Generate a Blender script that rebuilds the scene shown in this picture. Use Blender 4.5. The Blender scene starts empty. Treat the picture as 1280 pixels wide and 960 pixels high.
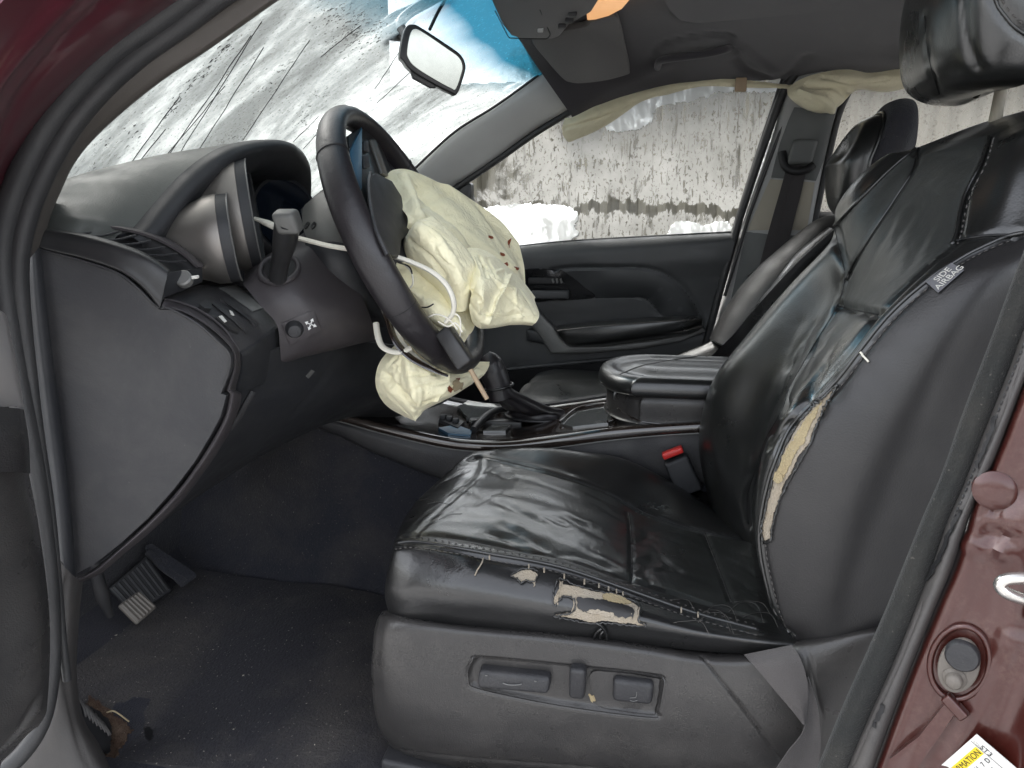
import bpy, bmesh, math, random
import numpy as np
from mathutils import Vector, Matrix, noise
from mathutils.bvhtree import BVHTree

random.seed(7)
S = bpy.context.scene
COL = S.collection

# ---------------------------------------------------------------- camera, sky, sun, exposure
F_PX = 950.0
YAW, PITCH = math.radians(10), math.radians(-13)
EYE = np.array([0.0, 0.0, 1.25])
cam_d = bpy.data.cameras.new('camera')
cam_d.sensor_width = 36.0
cam_d.lens = F_PX / 1280 * 36
cam_d.clip_start, cam_d.clip_end = 0.02, 500
cam = bpy.data.objects.new('camera', cam_d)
cam.location = EYE
cam.rotation_euler = (math.radians(90) + PITCH, 0, YAW)
COL.objects.link(cam)
S.camera = cam

SUN_EL, SUN_AZ = math.radians(46), math.radians(302)   # azimuth measured clockwise from +Y
world = bpy.data.worlds.new('World')
S.world = world
world.use_nodes = True
wn = world.node_tree
sky = wn.nodes.new('ShaderNodeTexSky')
sky.sky_type = 'NISHITA'
sky.sun_disc = False
sky.sun_elevation = SUN_EL
sky.sun_rotation = SUN_AZ
sky.air_density, sky.dust_density, sky.ozone_density = 1.0, 4.0, 0.6
sky_hsv = wn.nodes.new('ShaderNodeHueSaturation')      # overcast: the blue is mostly gone
sky_hsv.inputs['Saturation'].default_value = 0.28
wn.links.new(sky.outputs[0], sky_hsv.inputs['Color'])
wn.links.new(sky_hsv.outputs[0], wn.nodes['Background'].inputs[0])
wn.nodes['Background'].inputs[1].default_value = 0.15

sd = bpy.data.lights.new('sun', 'SUN')
sd.energy = 1.2
sd.angle = math.radians(22)
sd.color = (1.0, 0.965, 0.92)
sun = bpy.data.objects.new('sun', sd)
sun_dir = Vector((math.sin(SUN_AZ) * math.cos(SUN_EL), math.cos(SUN_AZ) * math.cos(SUN_EL), math.sin(SUN_EL)))
sun.rotation_euler = sun_dir.to_track_quat('Z', 'Y').to_euler()
sun.location = (-2, -4, 5)
COL.objects.link(sun)

S.view_settings.view_transform = 'Standard'
S.view_settings.look = 'None'
S.view_settings.exposure = 2.5
S.view_settings.gamma = 1.0
S.view_settings.use_curve_mapping = False
S.cycles.max_bounces = 10
S.cycles.transparent_max_bounces = 16
S.cycles.caustics_reflective = False
S.cycles.caustics_refractive = False

# ---------------------------------------------------------------- survey helpers: a direction seen in the photograph meets a plane of the car
_fw = np.array([-math.sin(YAW) * math.cos(PITCH), math.cos(YAW) * math.cos(PITCH), math.sin(PITCH)])
_rt = np.array([math.cos(YAW), math.sin(YAW), 0.0])
_up = np.cross(_rt, _fw)
def ray(x, y): return _fw + _rt * (x - 640) / F_PX + _up * (480 - y) / F_PX
def P(x, y, Y):
    r = ray(x, y); return EYE + r * Y / r[1]
def PX(x, y, X):
    r = ray(x, y); return EYE + r * X / r[0]
def PZ(x, y, z):
    r = ray(x, y); return EYE + r * z / r[2]
def W(x, y, z): return EYE + np.array([x, y, z], float)
def G(pts): return np.array([p if len(p) == 3 and isinstance(p, np.ndarray) else P(*p) for p in pts])

def cr_matrix(n, m, closed=False):
    """m samples of a Catmull-Rom spline through n points, as an m x n matrix."""
    A = np.zeros((m, n))
    span = n if closed else n - 1
    for k in range(m):
        t = k * span / (m if closed else max(1, m - 1))
        i = min(int(t), span - 1); f = t - i
        b = [(-f + 2*f*f - f**3)/2, (2 - 5*f*f + 3*f**3)/2, (f + 4*f*f - 3*f**3)/2, (-f*f + f**3)/2]
        for j, w in zip((i-1, i, i+1, i+2), b):
            if closed: A[k, j % n] += w
            elif j < 0: A[k, 0] += 2*w; A[k, min(1, n-1)] -= w
            elif j >= n: A[k, n-1] += 2*w; A[k, n-2] -= w
            else: A[k, j] += w
    return A

def spline(pts, m, closed=False):
    pts = np.asarray(pts, float)
    return cr_matrix(len(pts), m, closed) @ pts

def resample(pts, step):
    pts = np.asarray(pts, float)
    d = np.r_[0, np.cumsum(np.linalg.norm(np.diff(pts, axis=0), axis=1))]
    n = max(2, int(d[-1] / step) + 1)
    t = np.linspace(0, d[-1], n)
    return np.stack([np.interp(t, d, pts[:, k]) for k in range(pts.shape[1])], 1)

# ---------------------------------------------------------------- object helpers
def link(o, mat=None, parent=None):
    COL.objects.link(o)
    if mat is not None:
        o.data.materials.clear(); o.data.materials.append(mat)
    if parent is not None:
        o.parent = parent
        o.matrix_parent_inverse = Matrix.Translation(-parent.location) if parent.parent is None else Matrix.Identity(4)
    return o
def tag(o, label, cat, group=None, kind=None):
    o['label'] = label; o['category'] = cat
    if group: o['group'] = group
    if kind: o['kind'] = kind
    return o
def thing(name, label, cat, at, group=None):
    o = bpy.data.objects.new(name, None)
    o.empty_display_size = 0.05
    o.location = at
    COL.objects.link(o)
    return tag(o, label, cat, group)

def mesh_obj(name, verts, faces, mat, parent=None, smooth=True, sharp=None):
    me = bpy.data.meshes.new(name)
    me.from_pydata([tuple(v) for v in verts], [], [tuple(f) for f in faces])
    me.validate(); me.update()
    if smooth:
        me.polygons.foreach_set('use_smooth', [True] * len(me.polygons))
        if sharp: me.set_sharp_from_angle(angle=math.radians(sharp))
    return link(bpy.data.objects.new(name, me), mat, parent)

def bm_obj(name, bm, mat, parent=None, sharp=35):
    bmesh.ops.recalc_face_normals(bm, faces=bm.faces)
    me = bpy.data.meshes.new(name)
    bm.to_mesh(me); bm.free()
    me.polygons.foreach_set('use_smooth', [True] * len(me.polygons))
    me.set_sharp_from_angle(angle=math.radians(sharp))
    return link(bpy.data.objects.new(name, me), mat, parent)

def frames(path):
    t = np.gradient(path, axis=0)
    t /= np.linalg.norm(t, axis=1)[:, None] + 1e-12
    ref = np.array([0, 0, 1.0]) if abs(t[0][2]) < 0.9 else np.array([0, 1.0, 0])
    n = np.cross(t[0], ref); n /= np.linalg.norm(n)
    N, B = [], []
    for k in range(len(path)):
        n = n - t[k] * (n @ t[k]); n /= np.linalg.norm(n)
        N.append(n.copy()); B.append(np.cross(t[k], n))
    return t, np.array(N), np.array(B)

def tube_geo(path, r, n=10, aspect=1.0, up=None, closed=False):
    path = np.asarray(path, float); m = len(path)
    r = np.broadcast_to(np.asarray(r, float), (m,)) if np.ndim(r) <= 1 and np.size(r) in (1, m) else np.interp(np.linspace(0, 1, m), np.linspace(0, 1, len(r)), r)
    if closed:
        ext = np.vstack([path[-2:], path, path[:2]]); t, N, B = frames(ext); t, N, B = t[2:-2], N[2:-2], B[2:-2]
    else:
        t, N, B = frames(path)
    if up is not None:
        N = np.broadcast_to(np.asarray(up, float), path.shape) if np.ndim(up) == 1 else np.asarray(up, float)
        N = N - t * (N * t).sum(1)[:, None]; N = N / np.linalg.norm(N, axis=1)[:, None]
        B = np.cross(t, N)
    a = np.linspace(0, 2*math.pi, n, endpoint=False)
    V = path[:, None] + r[:, None, None] * (np.cos(a)[None, :, None] * N[:, None] * aspect + np.sin(a)[None, :, None] * B[:, None])
    V = V.reshape(-1, 3)
    Fc = []
    for k in range(m if closed else m - 1):
        k2 = (k + 1) % m
        for j in range(n):
            j2 = (j + 1) % n
            Fc.append((k*n + j, k*n + j2, k2*n + j2, k2*n + j))
    if not closed:
        Fc.append(tuple(range(n - 1, -1, -1))); Fc.append(tuple((m - 1)*n + j for j in range(n)))
    return V, Fc

def tube(name, pts, r, mat, parent=None, n=10, m=None, aspect=1.0, up=None, closed=False, smooth_path=True):
    pts = G(pts)
    path = spline(pts, m or max(8, len(pts)*6), closed) if smooth_path else pts
    if not closed: path = resample(path, max(0.0008, np.linalg.norm(np.diff(path, axis=0), axis=1).sum() / (m or max(8, len(pts)*6))))
    V, Fc = tube_geo(path, r, n, aspect, up, closed)
    return mesh_obj(name, V, Fc, mat, parent, sharp=50)

def merge_geo(parts):
    V, Fc, o = [], [], 0
    for v, f in parts:
        V.append(np.asarray(v)); Fc += [tuple(i + o for i in q) for q in f]; o += len(v)
    return np.vstack(V), Fc

def rbox(name, c, ax, ay, az, bevel, mat, parent=None, seg=3, taper=None):
    """A bevelled box: centre c, half-axes ax, ay, az."""
    bm = bmesh.new()
    c, ax, ay, az = (np.asarray(v, float) for v in (c, ax, ay, az))
    vs = []
    for sz in (-1, 1):
        for sx, sy in ((-1, -1), (1, -1), (1, 1), (-1, 1)):
            k = taper if (taper and sz > 0) else 1.0
            vs.append(bm.verts.new(c + ax*sx*k + ay*sy*k + az*sz))
    for f in ((0, 3, 2, 1), (4, 5, 6, 7), (0, 1, 5, 4), (1, 2, 6, 5), (2, 3, 7, 6), (3, 0, 4, 7)):
        bm.faces.new([vs[i] for i in f])
    if bevel: bmesh.ops.bevel(bm, geom=bm.edges[:], offset=bevel, segments=seg, profile=0.5, affect='EDGES', clamp_overlap=True)
    return bm_obj(name, bm, mat, parent)

def slab(name, outline, depth, mat, parent=None, bevel=0.002, seg=2, m=None, closed_spline=True):
    """An outline of 3-D points extruded by a vector, its edges rounded."""
    pts = G(outline)
    if m: pts = spline(pts, m, True)
    bm = bmesh.new()
    vs = [bm.verts.new(p) for p in pts]
    f = bm.faces.new(vs)
    r = bmesh.ops.extrude_face_region(bm, geom=[f])
    ev = [v for v in r['geom'] if isinstance(v, bmesh.types.BMVert)]
    bmesh.ops.translate(bm, verts=ev, vec=Vector(depth))
    if bevel:
        es = [e for e in bm.edges if len(e.link_faces) == 2 and e.calc_face_angle(0) > 0.7 and any(len(q.verts) > 4 or len(pts) == 4 for q in e.link_faces)]
        bmesh.ops.bevel(bm, geom=es, offset=bevel, segments=seg, profile=0.5, affect='EDGES', clamp_overlap=True)
    return bm_obj(name, bm, mat, parent)

def lathe(name, c, axis, prof, mat, parent=None, n=40, upv=(0, 0, 1), sx=1.0):
    """prof: (distance along the axis, radius) pairs."""
    c = np.asarray(c, float); a = np.asarray(axis, float); a /= np.linalg.norm(a)
    u = np.cross(np.asarray(upv, float), a); u /= np.linalg.norm(u); v = np.cross(a, u)
    V, Fc = [], []
    for d, r in prof:
        for k in range(n):
            t = 2*math.pi*k/n
            V.append(c + a*d + (u*math.cos(t)*sx + v*math.sin(t))*r)
    for i in range(len(prof) - 1):
        for k in range(n):
            Fc.append((i*n + k, i*n + (k+1) % n, (i+1)*n + (k+1) % n, (i+1)*n + k))
    Fc.append(tuple(range(n - 1, -1, -1))); Fc.append(tuple((len(prof)-1)*n + k for k in range(n)))
    return mesh_obj(name, V, Fc, mat, parent, sharp=40)

def seg_dist(Pn, line):
    """distance of every point to a polyline"""
    best = np.full(len(Pn), 1e9)
    for a, b in zip(line[:-1], line[1:]):
        ab = b - a; L = ab @ ab + 1e-12
        t = np.clip(((Pn - a) @ ab) / L, 0, 1)
        best = np.minimum(best, np.linalg.norm(Pn - a - t[:, None]*ab, axis=1))
    return best

class Surf:
    """A smooth sheet through a net of measured points; can be creased, wrinkled, and drawn on."""
    def __init__(s, rows, nu=40, nv=40, closed=False):
        g = np.array([G(r) for r in rows])
        A, B = cr_matrix(g.shape[0], nv), cr_matrix(g.shape[1], nu, closed)
        s.p = np.einsum('ai,ijk,bj->abk', A, g, B)
        s.closed = closed
        s._n()
    def _n(s):
        du = np.gradient(s.p, axis=1); dv = np.gradient(s.p, axis=0)
        n = np.cross(du, dv); n /= np.linalg.norm(n, axis=2)[..., None] + 1e-12
        c = n.shape[0]//2, n.shape[1]//2
        flip = np.median(((EYE - s.p) * n).sum(2)) < 0
        s.n = -n if flip else n
        s.flip = flip
        s._b = None
    def faces(s):
        nv, nu = s.p.shape[:2]; Fc = []
        for a in range(nv - 1):
            for b in range(nu if s.closed else nu - 1):
                b2 = (b + 1) % nu
                q = (a*nu + b, a*nu + b2, (a+1)*nu + b2, (a+1)*nu + b)
                Fc.append(q[::-1] if s.flip else q)
        return Fc
    def bvh(s):
        if s._b is None: s._b = BVHTree.FromPolygons([Vector(v) for v in s.p.reshape(-1, 3)], s.faces())
        return s._b
    def hit(s, x, y, off=0.0):
        d = Vector(ray(x, y)).normalized()
        h, n, i, _ = s.bvh().ray_cast(Vector(EYE), d)
        if h is None:
            # nearest vertex to the line of sight
            V = s.p.reshape(-1, 3) - EYE; dd = np.array(d)
            t = V @ dd; k = np.argmin(np.linalg.norm(V - t[:, None]*dd, axis=1))
            h = Vector(s.p.reshape(-1, 3)[k]); n = Vector(s.n.reshape(-1, 3)[k])
        if n.dot(Vector(EYE) - h) < 0: n = -n
        return np.array(h + n*off), np.array(n)
    def line(s, px, step=0.006, off=0.0, jitter=0.0):
        q = spline(np.array(px, float), max(12, len(px)*10))
        out = np.array([s.hit(x + random.gauss(0, jitter), y + random.gauss(0, jitter), off)[0] for x, y in q])
        return resample(out, step)
    def groove(s, px, w=0.006, d=0.004, profile=1.0):
        L = s.line(px)
        V = s.p.reshape(-1, 3); N = s.n.reshape(-1, 3)
        k = d * np.exp(-(seg_dist(V, L) / w)**2)
        s.p = (V - N * k[:, None]).reshape(s.p.shape); s._n(); return s
    def warp(s, fn):
        V = s.p.reshape(-1, 3); N = s.n.reshape(-1, 3)
        k = np.array([fn(v) for v in V])
        s.p = (V + N*k[:, None]).reshape(s.p.shape); s._n(); return s
    def build(s, name, mat, parent=None, thick=0.0, sharp=None):
        V = s.p.reshape(-1, 3); Fc = s.faces()
        if thick:
            n = len(V); nv, nu = s.p.shape[:2]
            V2 = V - s.n.reshape(-1, 3)*thick
            Fc = Fc + [tuple(i + n for i in q[::-1]) for q in Fc]
            edge = [(0, b, 0, b+1) for b in range(nu-1)] + [(nv-1, b, nv-1, b+1) for b in range(nu-1)] + [(a, 0, a+1, 0) for a in range(nv-1)] + [(a, nu-1, a+1, nu-1) for a in range(nv-1)]
            for a, b, c, d in edge:
                i, j = a*nu + b, c*nu + d
                Fc.append((i, j, j + n, i + n))
            V = np.vstack([V, V2])
        o = mesh_obj(name, V, Fc, mat, parent, sharp=sharp or 60)
        if thick:
            bm = bmesh.new(); bm.from_mesh(o.data); bmesh.ops.recalc_face_normals(bm, faces=bm.faces); bm.to_mesh(o.data); bm.free()
            o.data.polygons.foreach_set('use_smooth', [True]*len(o.data.polygons)); o.data.set_sharp_from_angle(angle=math.radians(50))
        return o

def seam(name, surf, px, r, mat, parent, off=0.0, aspect=1.0, step=0.006, n=8):
    L = surf.line(px, step, off)
    V, Fc = tube_geo(L, r, n)
    return mesh_obj(name, V, Fc, mat, parent)
def stitches(name, surf, px, mat, parent, gap=0.0075, length=0.0045, r=0.0007, off=0.0008):
    L = surf.line(px, gap, off)
    parts = []
    for k in range(len(L) - 1):
        d = L[k+1] - L[k]; d = d/np.linalg.norm(d)
        a = L[k]; b = a + d*length
        parts.append(tube_geo(np.array([a, (a+b)/2, b]), [r*.6, r, r*.6], 5))
    V, Fc = merge_geo(parts)
    return mesh_obj(name, V, Fc, mat, parent)
def patch_on(name, surf, px, mat, parent, off=0.0015, thick=0.001, rough=0, m=None, fine=0.012):
    """A thin piece of given outline lying on a sheet: torn foam, a stain, a print."""
    px = np.array(px, float)
    if m: px = spline(px, m, True)
    if rough:
        q = resample(np.vstack([px, px[:1]]), 2.5)[:-1]
        px = q + np.random.default_rng(len(q)).normal(0, rough, q.shape)
    from mathutils.geometry import delaunay_2d_cdt
    lo, hi = px.min(0), px.max(0)
    st = max(3.0, (hi - lo).max()/14)
    inner = [(x, y) for x in np.arange(lo[0] + st/2, hi[0], st) for y in np.arange(lo[1] + st/2, hi[1], st) if inside(px, x, y)]
    v2 = [Vector(p) for p in px] + [Vector(p) for p in inner]
    n = len(px)
    vo, _, fo, *_ = delaunay_2d_cdt(v2, [(i, (i+1) % n) for i in range(n)], [tuple(range(n))], 1, 1e-5)
    top = np.array([surf.hit(v[0], v[1], off)[0] for v in vo])
    nrm = np.array([surf.hit(v[0], v[1], off)[1] for v in vo])
    bot = top - nrm*(thick + off*0.0)
    N = len(top)
    edges = {}
    for f in fo:
        for a, b in zip(f, tuple(f[1:]) + (f[0],)):
            edges[(min(a, b), max(a, b))] = edges.get((min(a, b), max(a, b)), 0) + 1
    Fc = [tuple(f) for f in fo] + [tuple(i + N for i in reversed(f)) for f in fo] + [(a, b, b + N, a + N) for (a, b), c in edges.items() if c == 1]
    o = mesh_obj(name, np.vstack([top, bot]), Fc, mat, parent, sharp=40)
    bm = bmesh.new(); bm.from_mesh(o.data); bmesh.ops.recalc_face_normals(bm, faces=bm.faces); bm.to_mesh(o.data); bm.free()
    return o
def inside(poly, x, y):
    c = False; n = len(poly)
    for i in range(n):
        x1, y1 = poly[i]; x2, y2 = poly[i-1]
        if (y1 > y) != (y2 > y) and x < (x2-x1)*(y-y1)/(y2-y1) + x1: c = not c
    return c
def lettering(name, txt, org, right, up, size, mat, parent, depth=0.0003, align='LEFT'):
    """flat print: org = lower left, right/up = directions on the printed face"""
    cu = bpy.data.curves.new(name, 'FONT'); cu.body = txt; cu.size = size; cu.extrude = depth; cu.align_x = align
    tmp = bpy.data.objects.new(name + '_tmp', cu); COL.objects.link(tmp)
    dg = bpy.context.evaluated_depsgraph_get()
    me = bpy.data.meshes.new_from_object(tmp.evaluated_get(dg))
    bpy.data.objects.remove(tmp); bpy.data.curves.remove(cu)
    r = np.asarray(right, float); r /= np.linalg.norm(r)
    u = np.asarray(up, float); u = u - r*(u @ r); u /= np.linalg.norm(u)
    n = np.cross(r, u)
    M = Matrix(((r[0], u[0], n[0], org[0]), (r[1], u[1], n[1], org[1]), (r[2], u[2], n[2], org[2]), (0, 0, 0, 1)))
    me.transform(M)
    me.name = name
    return link(bpy.data.objects.new(name, me), mat, parent)

# ---------------------------------------------------------------- materials
def new_mat(name):
    m = bpy.data.materials.new(name); m.use_nodes = True
    nt = m.node_tree
    return m, nt, nt.nodes['Principled BSDF'], nt.nodes['Material Output']
def N_(nt, t, **kw):
    n = nt.nodes.new(t)
    for k, v in kw.items():
        if k in n.inputs: n.inputs[k].default_value = v
        else: setattr(n, k, v)
    return n
def coords(nt, scale=(1, 1, 1), rot=(0, 0, 0)):
    tc = nt.nodes.new('ShaderNodeTexCoord'); mp = nt.nodes.new('ShaderNodeMapping')
    mp.inputs['Scale'].default_value = scale; mp.inputs['Rotation'].default_value = rot
    nt.links.new(tc.outputs['Object'], mp.inputs[0]); return mp.outputs[0]
def noise_(nt, co, scale, detail=3, rough=0.5, dist=0.0):
    n = N_(nt, 'ShaderNodeTexNoise'); n.inputs['Scale'].default_value = scale; n.inputs['Detail'].default_value = detail
    n.inputs['Roughness'].default_value = rough; n.inputs['Distortion'].default_value = dist
    nt.links.new(co, n.inputs['Vector']); return n.outputs['Fac']
def ramp(nt, src, stops):
    r = nt.nodes.new('ShaderNodeValToRGB')
    while len(r.color_ramp.elements) < len(stops): r.color_ramp.elements.new(0.5)
    for e, (p, c) in zip(r.color_ramp.elements, stops):
        e.position = p; e.color = (c, c, c, 1) if np.isscalar(c) else (*c, 1)
    nt.links.new(src, r.inputs[0]); return r.outputs[0]
def mixc(nt, fac, a, b):
    m = nt.nodes.new('ShaderNodeMix'); m.data_type = 'RGBA'
    for v, i in ((fac, 0), (a, 6), (b, 7)):
        if hasattr(v, 'is_output'): nt.links.new(v, m.inputs[i])
        else: m.inputs[i].default_value = v if np.isscalar(v) else (*v, 1)
    return m.outputs[2]
def math_(nt, op, a, b=None, clamp=False):
    m = nt.nodes.new('ShaderNodeMath'); m.operation = op; m.use_clamp = clamp
    for v, i in ((a, 0), (b, 1)):
        if v is None: continue
        if hasattr(v, 'is_output'): nt.links.new(v, m.inputs[i])
        else: m.inputs[i].default_value = v
    return m.outputs[0]
def bump(nt, h, strength, dist=0.001, prev=None):
    b = nt.nodes.new('ShaderNodeBump'); b.inputs['Strength'].default_value = strength; b.inputs['Distance'].default_value = dist
    nt.links.new(h, b.inputs['Height'])
    if prev is not None: nt.links.new(prev, b.inputs['Normal'])
    return b.outputs[0]

def plastic(name, col, rough=0.5, grain=900, gs=0.25, dust=0.25, dustcol=(0.20, 0.185, 0.165), spec=0.5, metallic=0.0, coat=0.0):
    """moulded plastic: fine grain, patchy gloss, a little dust and scuffing"""
    m, nt, b, _ = new_mat(name)
    co = coords(nt)
    big = noise_(nt, co, 9, 5, 0.65, 0.4)
    speck = noise_(nt, co, 420, 2, 0.6)
    dmask = math_(nt, 'MULTIPLY', ramp(nt, big, [(0.45, 0.0), (0.8, 1.0)]), dust)
    sm = math_(nt, 'MULTIPLY', ramp(nt, speck, [(0.72, 0.0), (0.80, 1.0)]), dust*0.8)
    tot = math_(nt, 'ADD', math_(nt, 'MULTIPLY', dmask, 0.35), sm, True)
    nt.links.new(mixc(nt, tot, col, dustcol), b.inputs['Base Color'])
    rr = N_(nt, 'ShaderNodeMapRange'); nt.links.new(noise_(nt, co, 23, 4, 0.6), rr.inputs[0])
    rr.inputs[1].default_value, rr.inputs[2].default_value = 0.3, 0.7
    rr.inputs[3].default_value, rr.inputs[4].default_value = max(0.03, rough - 0.07), min(1, rough + 0.08)
    nt.links.new(rr.outputs[0], b.inputs['Roughness'])
    b.inputs['Specular IOR Level'].default_value = spec
    b.inputs['Metallic'].default_value = metallic
    if coat: b.inputs['Coat Weight'].default_value = coat; b.inputs['Coat Roughness'].default_value = 0.08
    if gs: nt.links.new(bump(nt, noise_(nt, co, grain, 1, 0.5), gs, 0.0006), b.inputs['Normal'])
    return m

def leather(name, col, rough=0.34, wr=0.5, stretch=(1, 1, 1), dust=0.12, rot=(0, 0, 0), spec=0.5, coat=0.0):
    m, nt, b, _ = new_mat(name)
    co = coords(nt)
    vo = N_(nt, 'ShaderNodeTexVoronoi'); vo.inputs['Scale'].default_value = 420; nt.links.new(co, vo.inputs['Vector'])
    cw = coords(nt, stretch, rot)
    w1 = noise_(nt, cw, 14, 4, 0.55, 0.8)
    w2 = noise_(nt, cw, 55, 4, 0.6, 1.2)
    fold = ramp(nt, w1, [(0.30, 0.0), (0.5, 0.75), (0.62, 1.0), (0.75, 0.8)])
    b1 = bump(nt, fold, 0.5*wr, 0.010)
    b2 = bump(nt, w2, 0.35*wr, 0.004, b1)
    b3 = bump(nt, vo.outputs['Distance'], 0.16, 0.0008, b2)
    nt.links.new(b3, b.inputs['Normal'])
    big = noise_(nt, co, 7, 5, 0.7, 0.5)
    rr = N_(nt, 'ShaderNodeMapRange'); nt.links.new(big, rr.inputs[0])
    rr.inputs[1].default_value, rr.inputs[2].default_value = 0.3, 0.72
    rr.inputs[3].default_value, rr.inputs[4].default_value = rough - 0.07, rough + 0.13
    nt.links.new(rr.outputs[0], b.inputs['Roughness'])
    scuff = ramp(nt, noise_(nt, co, 90, 6, 0.75, 0.6), [(0.60, 0.0), (0.72, 1.0)])
    dm = math_(nt, 'MULTIPLY', math_(nt, 'MULTIPLY', scuff, ramp(nt, big, [(0.5, 0.0), (0.7, 1.0)])), dust)
    nt.links.new(mixc(nt, dm, col, (0.22, 0.20, 0.18)), b.inputs['Base Color'])
    b.inputs['Specular IOR Level'].default_value = spec
    b.inputs['Coat Weight'].default_value = coat; b.inputs['Coat Roughness'].default_value = 0.24
    nt.links.new(b2, b.inputs['Coat Normal'])
    return m

def cloth(name, col, rough=0.95, scale=700, strength=0.5, dirt=0.3, dirtcol=(0.16, 0.14, 0.115), sheen=0.15, dscale=6.0):
    m, nt, b, _ = new_mat(name)
    co = coords(nt)
    f = noise_(nt, co, scale, 2, 0.7)
    big = noise_(nt, co, dscale, 6, 0.7, 0.5)
    lint = ramp(nt, noise_(nt, co, 260, 1, 0.4), [(0.735, 0.0), (0.775, 1.0)])
    c1 = mixc(nt, math_(nt, 'MULTIPLY', ramp(nt, big, [(0.42, 0.0), (0.75, 1.0)]), dirt), col, dirtcol)
    c2 = mixc(nt, math_(nt, 'MULTIPLY', f, 0.55), c1, tuple(c*0.35 for c in col))
    c3 = mixc(nt, math_(nt, 'MULTIPLY', lint, dirt*0.9), c2, (0.34, 0.31, 0.27))
    nt.links.new(c3, b.inputs['Base Color'])
    b.inputs['Roughness'].default_value = rough
    b.inputs['Specular IOR Level'].default_value = 0.2
    b.inputs['Sheen Weight'].default_value = sheen
    nt.links.new(bump(nt, f, strength, 0.003), b.inputs['Normal'])
    return m

def paint(name, col, dust=0.3):
    m, nt, b, _ = new_mat(name)
    co = coords(nt)
    fl = N_(nt, 'ShaderNodeTexVoronoi'); fl.inputs['Scale'].default_value = 1500; nt.links.new(co, fl.inputs['Vector'])
    big = noise_(nt, co, 11, 6, 0.72, 0.6)
    fine = noise_(nt, co, 180, 4, 0.7)
    d = math_(nt, 'MULTIPLY', math_(nt, 'MULTIPLY', ramp(nt, big, [(0.45, 0.0), (0.72, 1.0)]), ramp(nt, fine, [(0.42, 0.0), (0.75, 1.0)])), dust)
    base = mixc(nt, math_(nt, 'MULTIPLY', fl.outputs['Distance'], 0.5), col, tuple(min(1, c*1.7) for c in col))
    nt.links.new(mixc(nt, d, base, (0.22, 0.14, 0.11)), b.inputs['Base Color'])
    b.inputs['Metallic'].default_value = 0.25
    rr = math_(nt, 'ADD', 0.32, math_(nt, 'MULTIPLY', d, 0.5))
    nt.links.new(rr, b.inputs['Roughness'])
    b.inputs['Coat Weight'].default_value = 0.7; b.inputs['Coat Roughness'].default_value = 0.12
    return m

def nylon(name, col):
    m, nt, b, out = new_mat(name)
    co = coords(nt)
    big = noise_(nt, co, 16, 5, 0.65, 0.4)
    nt.links.new(mixc(nt, math_(nt, 'MULTIPLY', ramp(nt, big, [(0.5, 0.0), (0.8, 1.0)]), 0.35), col, (col[0]*0.72, col[1]*0.66, col[2]*0.5)), b.inputs['Base Color'])
    b.inputs['Roughness'].default_value = 0.62; b.inputs['Sheen Weight'].default_value = 0.2
    wv = noise_(nt, coords(nt, (1, 1, 1)), 1500, 1, 0.5)
    fo = noise_(nt, co, 30, 4, 0.55, 1.5)
    nt.links.new(bump(nt, wv, 0.35, 0.0006, bump(nt, noise_(nt, co, 70, 3, 0.5, 2.0), 0.5, 0.003, bump(nt, fo, 0.55, 0.007))), b.inputs['Normal'])
    tr = N_(nt, 'ShaderNodeBsdfTranslucent'); tr.inputs[0].default_value = (col[0], col[1]*0.93, col[2]*0.75, 1)
    mx = N_(nt, 'ShaderNodeMixShader'); mx.inputs[0].default_value = 0.12
    nt.links.new(b.outputs[0], mx.inputs[1]); nt.links.new(tr.outputs[0], mx.inputs[2]); nt.links.new(mx.outputs[0], out.inputs[0])
    return m

def simple(name, col, rough=0.5, metallic=0.0, spec=0.5, emit=None, coat=0.0):
    m, nt, b, _ = new_mat(name)
    co = coords(nt)
    nt.links.new(mixc(nt, math_(nt, 'MULTIPLY', ramp(nt, noise_(nt, co, 60, 5, 0.7), [(0.45, 0.0), (0.8, 1.0)]), 0.3), col, tuple(c*0.6 for c in col)), b.inputs['Base Color'])
    b.inputs['Roughness'].default_value = rough; b.inputs['Metallic'].default_value = metallic; b.inputs['Specular IOR Level'].default_value = spec
    if coat: b.inputs['Coat Weight'].default_value = coat; b.inputs['Coat Roughness'].default_value = 0.05
    if emit: b.inputs['Emission Color'].default_value = (*emit[0], 1); b.inputs['Emission Strength'].default_value = emit[1]
    return m

M = {}
M['leather'] = leather('black seat leather', (0.011, 0.011, 0.0112), 0.31, 0.12, (1, 1, 1), spec=0.6, coat=0.45)
M['leather_insert'] = leather('creased black seat leather', (0.019, 0.0205, 0.0198), 0.31, 0.14, (1.2, 0.45, 1), 0.05, (0, 0, 0.5), 0.9, 0.85)
M['leather_back'] = leather('smooth black seat leather', (0.011, 0.0114, 0.011), 0.31, 0.07, (1, 1, 1), 0.06, spec=0.6, coat=0.5)
M['vinyl'] = plastic('grained black vinyl', (0.018, 0.0172, 0.0176), 0.45, 560, 0.6, 0.12)
M['dash'] = plastic('charcoal dash plastic', (0.024, 0.024, 0.0265), 0.54, 430, 0.75, 0.35)
M['dash_top'] = plastic('dark grey green dash top', (0.075, 0.080, 0.075), 0.60, 520, 0.5, 0.35)
M['dash_dark'] = plastic('black dash plastic', (0.018, 0.019, 0.022), 0.55, 800, 0.3, 0.15)
M['trim_black'] = plastic('satin black trim', (0.020, 0.020, 0.021), 0.36, 900, 0.12, 0.2)
M['column'] = plastic('warm charcoal column plastic', (0.045, 0.040, 0.043), 0.50, 800, 0.3, 0.2)
M['valance'] = plastic('grey seat side plastic', (0.031, 0.0295, 0.029), 0.30, 600, 0.5, 0.45)
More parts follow.
